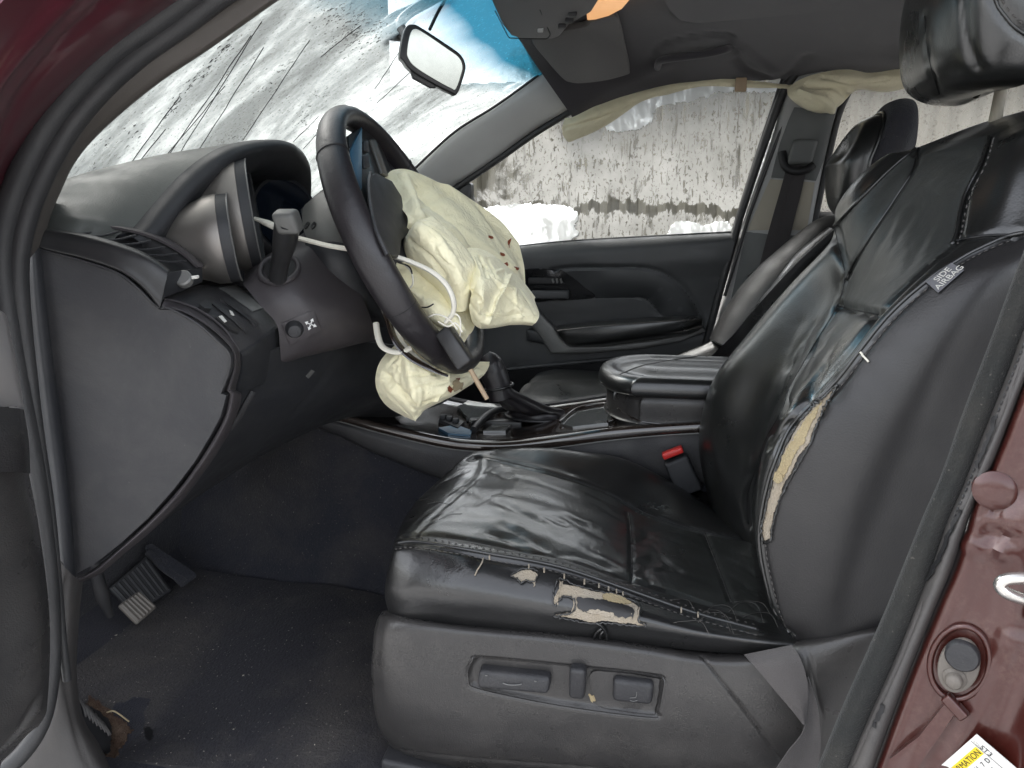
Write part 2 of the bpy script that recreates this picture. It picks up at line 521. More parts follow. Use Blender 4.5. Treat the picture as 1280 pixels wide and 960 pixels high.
M['silver'] = plastic('dulled silver trim', (0.25, 0.235, 0.22), 0.48, 1500, 0.05, 0.25, (0.2, 0.19, 0.17), 0.5, 0.85)
M['grey_trim'] = plastic('pewter door trim', (0.16, 0.16, 0.155), 0.45, 900, 0.15, 0.2, metallic=0.3)
M['gloss'] = plastic('gloss dark wood trim', (0.020, 0.013, 0.010), 0.14, 900, 0.0, 0.25, (0.3, 0.29, 0.27), coat=1.0)
M['chrome'] = simple('bright metal', (0.62, 0.60, 0.57), 0.25, 0.9)
M['wheel'] = leather('worn wheel leather', (0.018, 0.016, 0.018), 0.36, 0.15, (1, 1, 1), 0.1)
M['rubber'] = plastic('black door rubber', (0.026, 0.026, 0.027), 0.52, 500, 0.4, 0.3, (0.16, 0.15, 0.14))
M['rubber_grey'] = plastic('dusty grey door rubber', (0.060, 0.056, 0.054), 0.6, 400, 0.45, 0.5, (0.2, 0.18, 0.16))
M['fuzzy'] = cloth('flocked pillar edge', (0.026, 0.027, 0.026), 0.95, 500, 0.6, 0.2)
M['paint'] = paint('dark cherry paint', (0.042, 0.0072, 0.0050), 0.45)
M['paint_top'] = paint('dusty cherry paint', (0.075, 0.014, 0.022), 0.25)
M['carpet'] = cloth('black footwell carpet', (0.032, 0.033, 0.043), 1.0, 380, 1.0, 0.22, (0.13, 0.115, 0.10), 0.05, 3.2)
M['mat'] = cloth('dusty floor mat', (0.036, 0.035, 0.041), 1.0, 210, 1.0, 0.75, (0.13, 0.115, 0.10), 0.05, 3.6)
M['headliner'] = cloth('charcoal headliner', (0.060, 0.056, 0.063), 1.0, 900, 0.35, 0.10, (0.12, 0.11, 0.1), 0.25)
M['visor'] = cloth('grey visor cloth', (0.125, 0.12, 0.117), 1.0, 900, 0.25, 0.1, (0.14, 0.13, 0.12), 0.2)
M['pillar'] = plastic('grey pillar trim', (0.56, 0.56, 0.55), 0.62, 800, 0.25, 0.25)
M['pillar_warm'] = plastic('taupe pillar trim', (0.34, 0.31, 0.25), 0.65, 800, 0.25, 0.15)
M['pillar_dark'] = plastic('dark pillar trim', (0.10, 0.105, 0.103), 0.6, 800, 0.25, 0.2)
M['belt'] = cloth('black belt webbing', (0.055, 0.050, 0.051), 0.75, 900, 0.4, 0.08, sheen=0.2)
M['airbag'] = nylon('cream airbag nylon', (0.95, 0.90, 0.64))
M['curtain'] = nylon('cream curtain nylon', (0.80, 0.74, 0.53))
M['strap'] = simple('off white strap', (0.72, 0.69, 0.60), 0.6)
M['blood'] = simple('rust red stain', (0.24, 0.06, 0.02), 0.8)
M['foam'] = cloth('torn seat foam', (0.46, 0.40, 0.32), 1.0, 600, 0.8, 0.5, (0.36, 0.27, 0.16), 0.1, 30)
M['foam_yellow'] = cloth('yellowed seat foam', (0.43, 0.35, 0.21), 1.0, 500, 0.8, 0.5, (0.36, 0.25, 0.12), 0.1, 40)
M['thread'] = simple('grey thread', (0.085, 0.08, 0.075), 0.8)
M['white'] = simple('white print', (0.75, 0.75, 0.74), 0.7)
M['pale'] = simple('pale print', (0.55, 0.54, 0.5), 0.7)
M['tagcloth'] = cloth('grey label cloth', (0.15, 0.15, 0.165), 0.8, 900, 0.3, 0.1)
M['red'] = simple('red button plastic', (0.62, 0.035, 0.03), 0.35)
M['black'] = simple('plain black', (0.008, 0.008, 0.009), 0.6)
M['dial'] = simple('smoked gauge lens', (0.008, 0.012, 0.020), 0.10, 0.0, 0.6)
M['mirror'] = simple('mirror glass', (0.42, 0.43, 0.41), 0.10, 1.0)
M['bulkhead'] = cloth('black bulkhead lining', (0.028, 0.029, 0.037), 1.0, 230, 1.0, 0.3)
M['rust'] = cloth('rusty torn floor', (0.075, 0.045, 0.03), 0.95, 300, 0.9, 0.7, (0.22, 0.17, 0.13), 0, 25)
M['label_white'] = simple('label white', (0.78, 0.77, 0.73), 0.4)
M['label_yellow'] = simple('label yellow', (0.80, 0.60, 0.03), 0.4)
M['label_red'] = simple('label red', (0.45, 0.05, 0.03), 0.4)
M['ink'] = simple('label ink', (0.02, 0.02, 0.02), 0.5)
M['amber'] = simple('warm lit lamp lens', (0.6, 0.42, 0.26), 0.3, emit=((1.0, 0.50, 0.20), 0.13))
M['clear'] = simple('clear plastic glints', (0.10, 0.105, 0.105), 0.10, 0.0, 0.8, coat=1.0)
M['wood'] = simple('splintered pin', (0.34, 0.25, 0.16), 0.6)
M['blue'] = simple('painted blue reflection', (0.03, 0.10, 0.17), 0.3)  # blue reflection put into the colour of dark plastic
M['shell'] = plastic('grey column shell', (0.085, 0.085, 0.08), 0.5, 800, 0.3, 0.35)
M['door'] = plastic('slate door plastic', (0.052, 0.054, 0.056), 0.5, 800, 0.35, 0.15)
M['door_dark'] = plastic('black door vinyl', (0.034, 0.036, 0.038), 0.45, 620, 0.4, 0.1)
M['near_trim'] = plastic('brown grey pillar trim', (0.070, 0.062, 0.055), 0.65, 800, 0.25, 0.15)
M['gasket'] = plastic('dirty beige gasket', (0.13, 0.115, 0.10), 0.6, 500, 0.3, 0.4)
M['belt_worn'] = cloth('dusty belt webbing', (0.10, 0.092, 0.090), 0.75, 900, 0.4, 0.1, sheen=0.2)
M['pillar_far'] = plastic('mid grey pillar trim', (0.34, 0.34, 0.335), 0.62, 800, 0.25, 0.25)
M['bezel'] = plastic('gloss black bezel', (0.012, 0.012, 0.013), 0.22, 900, 0.0, 0.15)
M['leather_sheen'] = leather('seat leather with painted sheen', (0.034, 0.036, 0.034), 0.46, 0.14, (1, 1, 1), 0.10, spec=0.7, coat=0.15)
# ================================================================ outside: ground, shed wall
gv = [(-60, -40, 0), (60, -40, 0), (60, 80, 0), (-60, 80, 0)]
m, nt, b, _ = new_mat('trampled slush')
co = coords(nt)
nt.links.new(mixc(nt, ramp(nt, noise_(nt, co, 1.2, 8, 0.7, 0.5), [(0.40, 0.0), (0.6, 1.0)]), (0.17, 0.168, 0.165), (0.40, 0.40, 0.40)), b.inputs['Base Color'])
b.inputs['Roughness'].default_value = 0.8
nt.links.new(bump(nt, noise_(nt, co, 9, 6, 0.7), 0.8, 0.03), b.inputs['Normal'])
g = mesh_obj('ground', gv, [(0, 1, 2, 3)], m, None, smooth=False); g['kind'] = 'structure'

# corrugated wall seen through the misted windows
m, nt, b, _ = new_mat('weathered taupe cladding')
co = coords(nt, (1, 1, 0.12))
nt.links.new(mixc(nt, ramp(nt, noise_(nt, co, 3, 7, 0.7, 0.4), [(0.35, 0.0), (0.7, 1.0)]), (0.085, 0.075, 0.052), (0.19, 0.172, 0.13)), b.inputs['Base Color'])
b.inputs['Roughness'].default_value = 0.75
wall_t = thing('yard_wall', 'weathered taupe ribbed wall seen through the misted far windows', 'wall', (1, 5.2, 0))
nsheet = 10
for k in range(nsheet):
    V, Fc = [], []
    x0 = -8.0 + k*1.25
    n = 10
    prof = []
    for q in range(n):
        xx = x0 + q*1.25/n
        prof += [(xx, 0), (xx + .045, 0), (xx + .055, -.045), (xx + .10, -.045)]
    prof.append((x0 + 1.256, 0))
    for xx, yy in prof: V += [(xx, 5.2 + yy, 0.0), (xx, 5.2 + yy, 3.9 if x0 < -2.0 else 2.05)]
    for i in range(len(prof) - 1): Fc.append((2*i, 2*i+2, 2*i+3, 2*i+1))
    mesh_obj('cladding_sheet', V, Fc, m, wall_t, smooth=False)

# ================================================================ car body shell round the open doorway
car = thing('car_body', 'dark cherry red car body framing the open driver doorway with black rubber seals', 'car body', (0, 0.7, 0.45))

# painted A pillar, upper left
rows = [
 [(-80,470,.54),(-40,440,.60),(-18,410,.66),(-6,395,.70)],
 [(-80,250,.52),(-40,260,.58),(-14,255,.66),(2,245,.70)],
 [(-60,120,.52),(-20,150,.58),(16,172,.66),(30,180,.70)],
 [(-20,30,.52),(20,70,.58),(62,108,.66),(76,118,.70)],
 [(60,-50,.54),(100,0,.60),(130,46,.67),(144,58,.71)],
 [(160,-110,.56),(200,-60,.62),(225,-20,.68),(238,-8,.72)],
 [(280,-190,.58),(310,-140,.63),(330,-95,.69),(345,-80,.73)]]
sf = Surf(rows, 30, 60)
sf.groove([(-30,330),(8,160),(60,75),(130,5),(190,-50)], .006, .004).groove([(-60,300),(-20,130),(40,45),(110,-30)], .010, -.006)
sf.build('pillar_panel', M['paint_top'], car, .004)
tube('pinch_flange', [(-8,330,.695),(0,246,.698),(26,186,.70),(72,122,.705),(140,61,.71),(232,-2,.72),(340,-75,.73)], .0022, M['paint_top'], car, 6)

# door seal: two lobes along the A pillar and down the hinge side
seal_path = [(330,-70,.735),(250,-16,.727),(192,27,.722),(140,63,.718),(98,106,.714),(62,152,.71),(36,198,.706),(14,250,.703),(2,300,.70),(2,350,.70),(10,410,.70),(22,480,.70),(38,560,.70),(52,640,.70),(62,720,.70),(66,790,.70),(64,850,.69),(52,905,.68),(20,950,.66),(-30,985,.64)]
tube('door_seal', seal_path, [.0135]*9 + [.012,.011,.010,.009,.009,.009,.009,.010,.011], M['rubber'], car, 14, 120)
seal2 = [(370,-62,.745),(288,-14,.737),(226,32,.732),(172,70,.728),(124,114,.724),(88,158,.72),(60,206,.716),(38,256,.713),(25,305,.71),(22,350,.71),(28,410,.71),(38,480,.71),(50,560,.71),(63,640,.71),(71,720,.71),(77,790,.71),(84,850,.71)]
tube('inner_seal_lip', seal2, [.011]*8 + [.009,.007,.006,.005,.005,.005,.005], M['rubber'], car, 12, 120)
# trim strip on the inside of the near A pillar
rows = []
for a, c in zip([(384,-50,.75),(300,-5,.745),(240,34,.74),(186,72,.735),(136,116,.73),(98,160,.726),(70,208,.722),(50,256,.72),(36,300,.715),(32,330,.715)],
                [(420,-48,.765),(347,0,.757),(262,60,.755),(205,98,.757),(158,135,.76),(118,172,.763),(92,205,.765),(76,238,.768),(62,272,.77),(56,300,.775)]):
    pa, pc = np.array(a, float), np.array(c, float)
    rows.append([tuple(pa), tuple(pa*.5 + pc*.5 + np.array([0,0,-.004])), tuple(pc), tuple(pc + np.array([.5,.3,.06]))])
Surf(rows, 12, 60).build('pillar_trim', M['near_trim'], car, .003)

# painted sill and lower corner
rows = [[(60,1010,.66),(100,930,.705),(130,905,.72)],[(140,1100,.66),(170,1000,.705),(190,980,.73)]]
# kick panel between the dash end and the sill
rows = [
 [(74,700,.725),(84,712,.73),(95,722,.75),(104,724,.81)],
 [(70,770,.715),(80,770,.72),(92,772,.74),(99,775,.80)],
 [(64,830,.71),(78,830,.712),(91,832,.735),(96,842,.80)],
 [(58,880,.71),(76,885,.71),(94,888,.735),(104,896,.80)],
 [(36,920,.70),(74,925,.705),(112,930,.735),(124,930,.80)],
 [(0,958,.69),(70,962,.70),(130,966,.735),(142,962,.80)],
 [(-40,1000,.68),(70,1010,.70),(160,1016,.735),(176,1010,.80)]]
sfk = Surf(rows, 30, 40); sfk.groove([(82,730),(80,800),(82,850),(100,930),(120,970)], .004, .003); sfk.build('kick_panel', M['rubber_grey'], car, .003)

# ---- B pillar at the right: flocked edge, split rubber seal, painted jamb
edge_in = [(1372,70,.74),(1348,130,.725),(1324,188,.71),(1300,245,.70),(1281,310,.70),(1262,360,.70),(1240,420,.70),(1204,515,.70),(1177,592,.70),(1154,645,.70),(1128,710,.70),(1101,776,.70),(1058,872,.70),(1026,949,.70),(1000,1010,.70)]
edge_mid = [(1432,70,.725),(1404,140,.71),(1376,205,.695),(1345,265,.685),(1310,345,.685),(1281,410,.685),(1262,462,.685),(1228,548,.685),(1204,610,.685),(1186,650,.685),(1163,716,.685),(1122,818,.685),(1090,890,.685),(1062,956,.685),(1040,1015,.685)]
edge_out = [(1480,70,.715),(1448,145,.70),(1415,212,.685),(1380,275,.675),(1345,360,.675),(1305,428,.675),(1281,478,.675),(1250,560,.675),(1230,606,.675),(1214,640,.675),(1190,712,.675),(1168,764,.675),(1129,861,.675),(1094,956,.675),(1074,1015,.675)]
rows = []
for a, c in zip(edge_in, edge_mid):
    pa, pc = np.array(a), np.array(c)
    rows.append([tuple(pa + (4,0,.05)), tuple(pa), tuple(pa*.6 + pc*.4 + (0,0,-.006)), tuple(pa*.3 + pc*.7 + (0,0,-.004)), tuple(pc + (1,0,.006))])
sff = Surf(rows, 20, 90); sff.build('flocked_pillar_edge', M['fuzzy'], car, .002)
sff_mid = edge_mid
rows = []
for a, c in zip(edge_mid, edge_out):
    pa, pc = np.array(a), np.array(c)
    rows.append([tuple(pa + (-1,0,.004)), tuple(pa*.85 + pc*.15 + (0,0,-.006)), tuple(pa*.55 + pc*.45 + (0,0,-.010)), tuple(pa*.2 + pc*.8 + (0,0,-.006)), tuple(pc + (0,0,.006))])
sfb = Surf(rows, 30, 220)
split = [(1200,640),(1188,668),(1178,692),(1170,708),(1160,728)]
sfb.groove([(1290,425),(1258,500),(1222,580),(1202,632),(1188,662)], .003, .004)
sfb.groove([(1150,760),(1122,830),(1090,900),(1066,955)], .0016, .003)
rng = np.random.default_rng(3)
sfb.build('torn_pillar_seal', M['rubber_grey'], car, .002)
def jag(line, amp, step=5):
    q = resample(spline(np.array(line, float), 60), step); return q + rng.normal(0, amp, q.shape)
for ln in (split, [(1246,520),(1236,548),(1228,570),(1222,584)], [(1106,880),(1098,896),(1092,908)]):
    q = jag(ln, 1.0)
    up_, dn_ = q + (1.8, .8), q - (1.8, .8)
    patch_on('seal_crack', sfb, np.vstack([up_, dn_[::-1]]), M['black'], car, .0022, .001)
0 and patch_on('seal_flap', sfb, [(1196,648),(1204,640),(1200,660),(1190,690),(1178,720),(1172,716),(1182,690)], M['rubber_grey'], car, .003, .002)
stitches('seal_ridge', sfb, [(1285,420),(1252,505),(1214,598),(1192,650)], M['rubber'], car, .006, .004, .0009, .001)

# painted jamb
jl = [(1490,60,.73),(1460,130,.71),(1432,188,.70),(1400,240,.69),(1362,330,.69),(1322,400,.69),(1288,470,.69),(1256,552,.69),(1236,600,.69),(1220,636,.69),(1198,708,.69),(1174,764,.69),(1135,861,.69),(1100,956,.69),(1078,1015,.69)]
rows = []
for (x, y, Y) in jl:
    rows.append([(x-6, y-2, .71), (x, y, .672), (x + 34, y + 12, .662), (x + 74, y + 26, .652), (x + 112, y + 40, .640), (x + 160, y + 56, .61), (x + 230, y + 80, .56)])
jamb = Surf(rows, 70, 120)
jamb.groove([(1236,668),(1270,672)], .006, .004).groove([(1205,678),(1222,686),(1250,688)], .0045, -.004)
jamb.groove([(1226,640),(1248,640)], .003, .003)
jamb.groove([(1262,652),(1266,672),(1258,690)], .010, -.004)
jamb.groove([(1266,810),(1240,860),(1220,905),(1190,960)], .014, -.006)
jamb.groove([(1290,640),(1278,720),(1262,800)], .012, -.005)
jamb.build('jamb_panel', M['paint'], car, .004)
def on_jamb(x, y, off): return jamb.hit(x, y, off)
# rust-red blanking plug
c, n = on_jamb(1243, 613, 0.0)
lathe('blanking_plug', c, n, [(-.004,.017),(.0012,.0165),(.003,.0135),(.004,.008),(.0042,.001)], M['paint'], car, 28)
# door switch in its oval gasket
c1, n1 = on_jamb(1204, 813, -.001); c2, n2 = on_jamb(1194, 842, -.001)
ax = c2 - c1; axl = np.linalg.norm(ax); ax /= axl; sd_ = np.cross(n1, ax)
ring = [c1*.5 + c2*.5 + ax*math.cos(t)*.035 + sd_*math.sin(t)*.0215 + n1*.003 for t in np.linspace(0, 2*math.pi, 40, endpoint=False)]
tube('switch_recess_rim', ring, .0028, M['paint'], car, 8, 60, closed=True)
ring = [c1*.5 + c2*.5 + ax*math.cos(t)*.026 + sd_*math.sin(t)*.0155 + n1*.004 for t in np.linspace(0, 2*math.pi, 32, endpoint=False)]
sw = slab('door_switch', ring, n1*.007, M['gasket'], car, .002)
lathe('switch_button', c1 + n1*.008, n1, [(0,.0135),(.007,.0135),(.009,.012),(.0095,.004),(.0095,.0005)], M['dash'], sw, 24)
lathe('switch_plunger', c2 + n1*.008, n1, [(0,.010),(.004,.0095),(.006,.007),(.012,.0065),(.0135,.005),(.014,.0005)], M['gasket'], sw, 20)
# striker loop at the right edge
p0, nn = on_jamb(1300, 712, .002); p1, _ = on_jamb(1300, 770, .002)
s0 = P(1252, 727, .612); s1 = P(1262, 742, .61)
tube('door_striker', [P(1330,716,.625), P(1290,722,.613), P(1258,724,.610), P(1250,732,.610), P(1260,742,.609), P(1290,752,.612), P(1330,760,.620)], .0050, M['chrome'], car, 10, 50)
rbox('striker_base', P(1318,740,.634), (.014,.004,0), (.003,-.010,0), (0,0,.032), .003, M['chrome'], car)
# pressed strap bracket low on the jamb
ca, na = on_jamb(1196, 885, .003)
bx = [(1108,965),(1114,944),(1150,915),(1185,872),(1200,886),(1178,915),(1150,952),(1138,975)]
patch_on('pressed_bracket', jamb, bx, M['paint'], car, .007, .007)
ca, na = on_jamb(1192, 876, .006); cb, _ = on_jamb(1200, 884, .006)
d = cb - ca; L = np.linalg.norm(d); d /= L
rbox('bracket_lip', (ca + cb)/2, d*.011, np.cross(na, d)*.005, na*.005, .002, M['paint'], car)

# information label
o3, nl = on_jamb(1181, 962, .012); tr, _ = on_jamb(1221, 916, .012)
ex = tr - o3; ex /= np.linalg.norm(ex)
ex = ex - nl*(ex @ nl); ex /= np.linalg.norm(ex); ey = np.cross(nl, ex)      # ex reads along the text, ey up the label
Ltop = tr + ey*.0
LW, LH = .13, .052
org = tr + ex*.004                                                            # top right corner of the label
def lab(u, v, k=0.0): return org + ex*u + ey*v + nl*k                         # u<=0 to the left, v<=0 downwards
lb = slab('information_label', [lab(.0,.004), lab(-LW,.004), lab(-LW,-LH), lab(.0,-LH)], -nl*.0012, M['label_white'], car, .0)
def stripe(nm, u0, u1, v0, v1, mat, k=.0003): 
    return mesh_obj(nm, [lab(u0,v1,k), lab(u1,v1,k), lab(u1,v0,k), lab(u0,v0,k)], [(0,1,2,3)], mat, lb, smooth=False)
stripe('yellow_band', -LW + .004, -.0105, -.002, -.0095, M['label_yellow'])
lettering('label_print', 'TIRE AND LOADING INFORMATION', lab(-.0115,-.0084,.0005), ex, ey, .0072, M['ink'], lb, .0001, 'RIGHT')
lettering('label_print', 'SEATING CAPACITY   TOTAL  7  D', lab(-.0115,-.0165,.0005), ex, ey, .0058, M['ink'], lb, .0001, 'RIGHT')
lettering('label_print', 'SEE OWNERS MANUAL', lab(-.015,-.0225,.0005), ex, ey, .0040, M['ink'], lb, .0001, 'RIGHT')
stripe('red_box', -.075, -.013, -.0245, -.046, M['label_red'])
stripe('yellow_box', -.072, -.016, -.0275, -.043, M['label_yellow'], .0006)
lettering('label_print', 'WARNING', lab(-.018,-.038,.0009), ex, ey, .009, M['ink'], lb, .0001, 'RIGHT')
for u in (-.0095,): stripe('label_rule', u, u + .0005, .003, -LH + .001, M['ink'], .0004)
lettering('label_print', 'ST3', lab(-.0085,-.004,.0005), -ey, ex, .0065, M['ink'], lb, .0001)
lettering('label_print', 'STX', lab(-.0085,.002,.0006), -ey, ex, .0035, M['pale'], lb, .0001)

# roof, far side and nose of the body that shade the cabin
rr_ = []
for x in (-.30, -.18, .3, 1.0, 2.0):
    zz = .36 if x < -.25 else (.45 if x < 0 else .50)
    rr_.append([W(x, .69, zz - .10), W(x, .76, zz - .03), W(x, .95, zz), W(x, 1.43, zz + .03), W(x, 1.92, zz), W(x, 2.10, zz - .05), W(x, 2.17, zz - .14)])
Surf(rr_, 40, 30).build('roof', M['paint'], car, .006)
hood = [[W(-.72,.70,-.06), W(-.90,1.0,-.02), W(-.96,1.43,-.01), W(-.90,1.86,-.02), W(-.72,2.16,-.06)],
        [W(-1.3,.66,-.10), W(-1.35,1.0,-.05), W(-1.38,1.43,-.04), W(-1.35,1.86,-.05), W(-1.3,2.2,-.10)],
        [W(-2.0,.72,-.20), W(-2.1,1.0,-.14), W(-2.15,1.43,-.13), W(-2.1,1.86,-.14), W(-2.0,2.14,-.20)]]
Surf(hood, 30, 20).build('bonnet', M['paint'], car, .006)
rows = [[W(x, 2.19, z) for x in (-2.0, -1.2, -.6, 0, .6, 1.3, 2.0)] for z in (-.10, -.4, -.75)]
Surf(rows, 20, 10).build('far_side_panel', M['paint'], car, .004)
rows = [[W(-.95, y, z) for y in (.70, 1.1, 1.5, 2.18)] for z in (-.02, -.4, -.80)]
Surf(rows, 10, 10).build('firewall', M['bulkhead'], car, .01)
rows = [[W(x, y, -.80) for y in (.62, 1.1, 1.6, 2.18)] for x in (-1.1, 0, 1, 2.0)]
Surf(rows, 10, 10).build('underbody', M['bulkhead'], car, .01)
rows = [[W(1.9, y, z) for y in (.65, 1.1, 1.6, 2.18)] for z in (-.10, -.4, -.80)]
Surf(rows, 10, 10).build('rear_bulkhead', M['bulkhead'], car, .01)
# rear near-side bodywork behind the B pillar
rows = [[W(x, .62, z) for x in (.62, 1.0, 1.5, 2.0)] for z in (-.08, -.4, -.80)]
Surf(rows, 10, 10).build('rear_side_panel', M['paint'], car, .006)

# ---- far A pillar trim and far B pillar trim
up_e = [(470,248,1.99),(517,213,1.99),(567,167,1.99),(620,133,1.99),(673,95,1.99),(720,62,1.98)]
lo_e = [(520,262,2.075),(562,234,2.075),(613,201,2.07),(663,164,2.065),(716,133,2.06),(770,95,2.05)]
rows = []
for a, c in zip(up_e, lo_e):
    pa, pc = np.array(a), np.array(c)
    rows.append([tuple(pa + (-3,-2,.05)), tuple(pa), tuple(pa*.7 + pc*.3 + (0,0,-.012)), tuple(pa*.3 + pc*.7 + (0,0,-.010)), tuple(pc), tuple(pc + (3,2,.03))])
sfA = Surf(rows, 24, 50); sfA.groove([(517,215),(567,169),(620,135),(676,97)], .004, .003)
sfA.build('far_pillar_trim', M['pillar'], car, .003)
tube('far_pillar_seal', [(540,256,2.085),(578,230,2.08),(622,200,2.075),(670,166,2.07),(722,134,2.065),(760,110,2.06)], .0085, M['rubber'], car, 10)
rbox('mirror_corner', P(583,243,2.10), (.018,0,0), (0,.02,0), (0,0,.030), .006, M['trim_black'], car)

# far B pillar
lp = [(1002,85,2.05),(984,118,2.06),(966,178,2.07),(945,240,2.08),(927,292,2.09),(910,350,2.10),(895,410,2.10),(880,460,2.10)]
rp = [(1060,95,2.05),(1045,140,2.05),(1033,190,2.06),(1022,245,2.07),(1014,290,2.075),(1006,350,2.08),(998,420,2.08),(990,470,2.08)]
rows = []
for a, c in zip(lp, rp):
    pa, pc = np.array(a), np.array(c)
    rows.append([tuple(pa + (-4,0,.04)), tuple(pa), tuple(pa*.85 + pc*.15 + (0,0,-.012)), tuple(pa*.75 + pc*.25 + (0,0,-.014)), tuple(pa*.4 + pc*.6 + (0,0,-.022)), tuple(pa*.1 + pc*.9 + (0,0,-.018)), tuple(pc), tuple(pc + (2,0,.05))])
sfB = Surf(rows, 40, 60)
sfB.groove([(1001,140),(985,178),(968,222)], .004, .004)
bpil = sfB.build('far_centre_pillar', M['pillar_far'], car, .003)
patch_on('upper_pillar_cover', sfB, [(993,134),(1043,138),(1030,196),(1019,226),(964,222),(975,180),(986,150)], M['pillar_dark'], bpil, .003, .003)
patch_on('middle_pillar_cover', sfB, [(963,224),(1018,228),(1008,288),(934,288)], M['pillar_warm'], bpil, .002, .002)
patch_on('lower_pillar_cover', sfB, [(933,290),(1012,290),(1004,350),(995,430),(905,440),(915,370),(925,325)], M['pillar_dark'], bpil, .003, .003)
tube('pillar_seal', [(995,92,2.05),(977,120,2.065),(950,195,2.075),(924,275,2.085),(917,300,2.09),(905,345,2.09),(890,400,2.09),(878,445,2.09)], .010, M['rubber'], car, 10)
tube('pillar_seal', [(1064,108,2.05),(1049,142,2.055),(1037,190,2.06),(1025,245,2.07),(1016,290,2.075),(1008,350,2.08)], .008, M['rubber'], car, 10)
tube('pillar_seal', [(1003,110,2.045),(986,140,2.058),(960,205,2.066),(938,265,2.075),(924,310,2.08),(906,370,2.085)], .0045, M['rubber'], car, 8)

# ---- headliner
rows = [
 [(520,-110,1.1),(548,-90,1.22),(596,-28,1.45),(636,30,1.70),(672,84,1.90),(716,147,2.03)],
 [(620,-110,1.1),(650,-88,1.22),(690,-26,1.45),(722,28,1.72),(745,78,1.92),(762,131,2.045)],
 [(740,-110,1.1),(770,-88,1.22),(800,-24,1.48),(820,26,1.74),(832,72,1.93),(842,113,2.055)],
 [(860,-110,1.1),(890,-88,1.22),(905,-20,1.5),(912,30,1.75),(916,70,1.93),(920,102,2.06)],
 [(980,-110,1.12),(1000,-88,1.25),(1000,-20,1.5),(1000,30,1.76),(1000,68,1.94),(1000,100,2.065)],
 [(1180,-110,1.15),(1170,-88,1.28),(1150,-18,1.52),(1140,32,1.78),(1136,64,1.95),(1132,92,2.07)],
 [(1450,-100,1.15),(1420,-80,1.28),(1370,-18,1.52),(1340,32,1.78),(1330,64,1.95),(1320,92,2.07)],
 [(1800,-90,1.2),(1750,-70,1.30),(1690,-18,1.52),(1640,32,1.78),(1620,64,1.95),(1600,92,2.07)]]
hl = Surf(rows, 60, 110)
hl.groove([(842,12),(860,22),(950,16),(1040,6),(1110,-4)], .006, .006)
hl.groove([(815,84),(820,60),(850,48),(905,42),(918,52),(922,72)], .005, .005)
hl.groove([(922,75),(935,88),(960,98)], .010, .008).groove([(915,50),(940,70),(965,90)], .008, -.006)
hl.groove([(975,100),(990,90),(1010,70)], .012, .006)
hl.groove([(724,136),(760,110),(800,95),(830,80)], .02, -.004)
head = hl.build('headliner', M['headliner'], car, .012)
patch_on('sunroof_surround', hl, [(800,-70),(838,6),(850,20),(872,23),(960,15),(1060,4),(1130,-6),(1150,-70)], M['headliner'], head, .010, .010)
# recessed grab handle
tube('grab_handle', [hl.hit(822,82,.004)[0], hl.hit(826,66,.018)[0], hl.hit(850,57,.026)[0], hl.hit(885,52,.026)[0], hl.hit(904,52,.018)[0], hl.hit(912,58,.004)[0]], .0085, M['headliner'], head, 10, 40)
# overhead console with lamp
oc = [(608,-40),(628,12),(638,26),(650,31),(690,31),(700,27),(712,12),(740,-6),(760,-40)]
ocp = [hl.hit(x, y, .030)[0] for x, y in oc]
n0 = hl.hit(670, 0)[1]
cons = slab('overhead_console', ocp, -n0*.05, M['visor'], car, .006, 3)
g1 = [hl.hit(x, y, .0305)[0] for x, y in [(620,-8),(636,29),(684,30),(688,24),(676,-10)]]
tube('console_lid_gap', g1, .0011, M['black'], cons, 6, 40, smooth_path=False)
rbox('console_latch', hl.hit(676,15,.033)[0], _rt*.006, n0*.004, np.cross(_rt, n0)*.010, .002, M['pillar'], cons)
for x, y in ((703,10),(712,2),(716,-6)):
    rbox('console_button', hl.hit(x, y, .034)[0], _rt*.008, n0*.004, np.cross(_rt, n0)*.009, .002, M['dash'], cons)
lens = [hl.hit(x, y, .022)[0] for x, y in [(732,-12),(734,11),(745,10),(762,5),(778,-4),(788,-16)]]
slab('map_lamp_lens', lens, -n0*.012, M['amber'], cons, .003)

# ---- sun visor (far side)
vz = [(664,36),(690,27),(730,20),(742,12),(768,6),(776,20),(782,50),(787,78),(782,84),(755,92),(725,96),(712,95),(703,90),(685,68)]
vpts = [hl.hit(x, y, .022)[0] for x, y in vz]
nv_ = hl.hit(730, 60)[1]
sv = thing('sun_visor', 'folded up grey cloth sun visor with a small pale label', 'sun visor', Vector(hl.hit(730,60)[0]))
vis = slab('visor_panel', vpts, -nv_*.014, M['visor'], sv, .006, 3, 60)
lz = [(748,55),(761,49),(766,62),(762,69),(754,68)]
lpz = [hl.hit(x, y, .0235)[0] for x, y in lz]
slab('visor_label', lpz, -nv_*.0015, M['pale'], sv, .0)

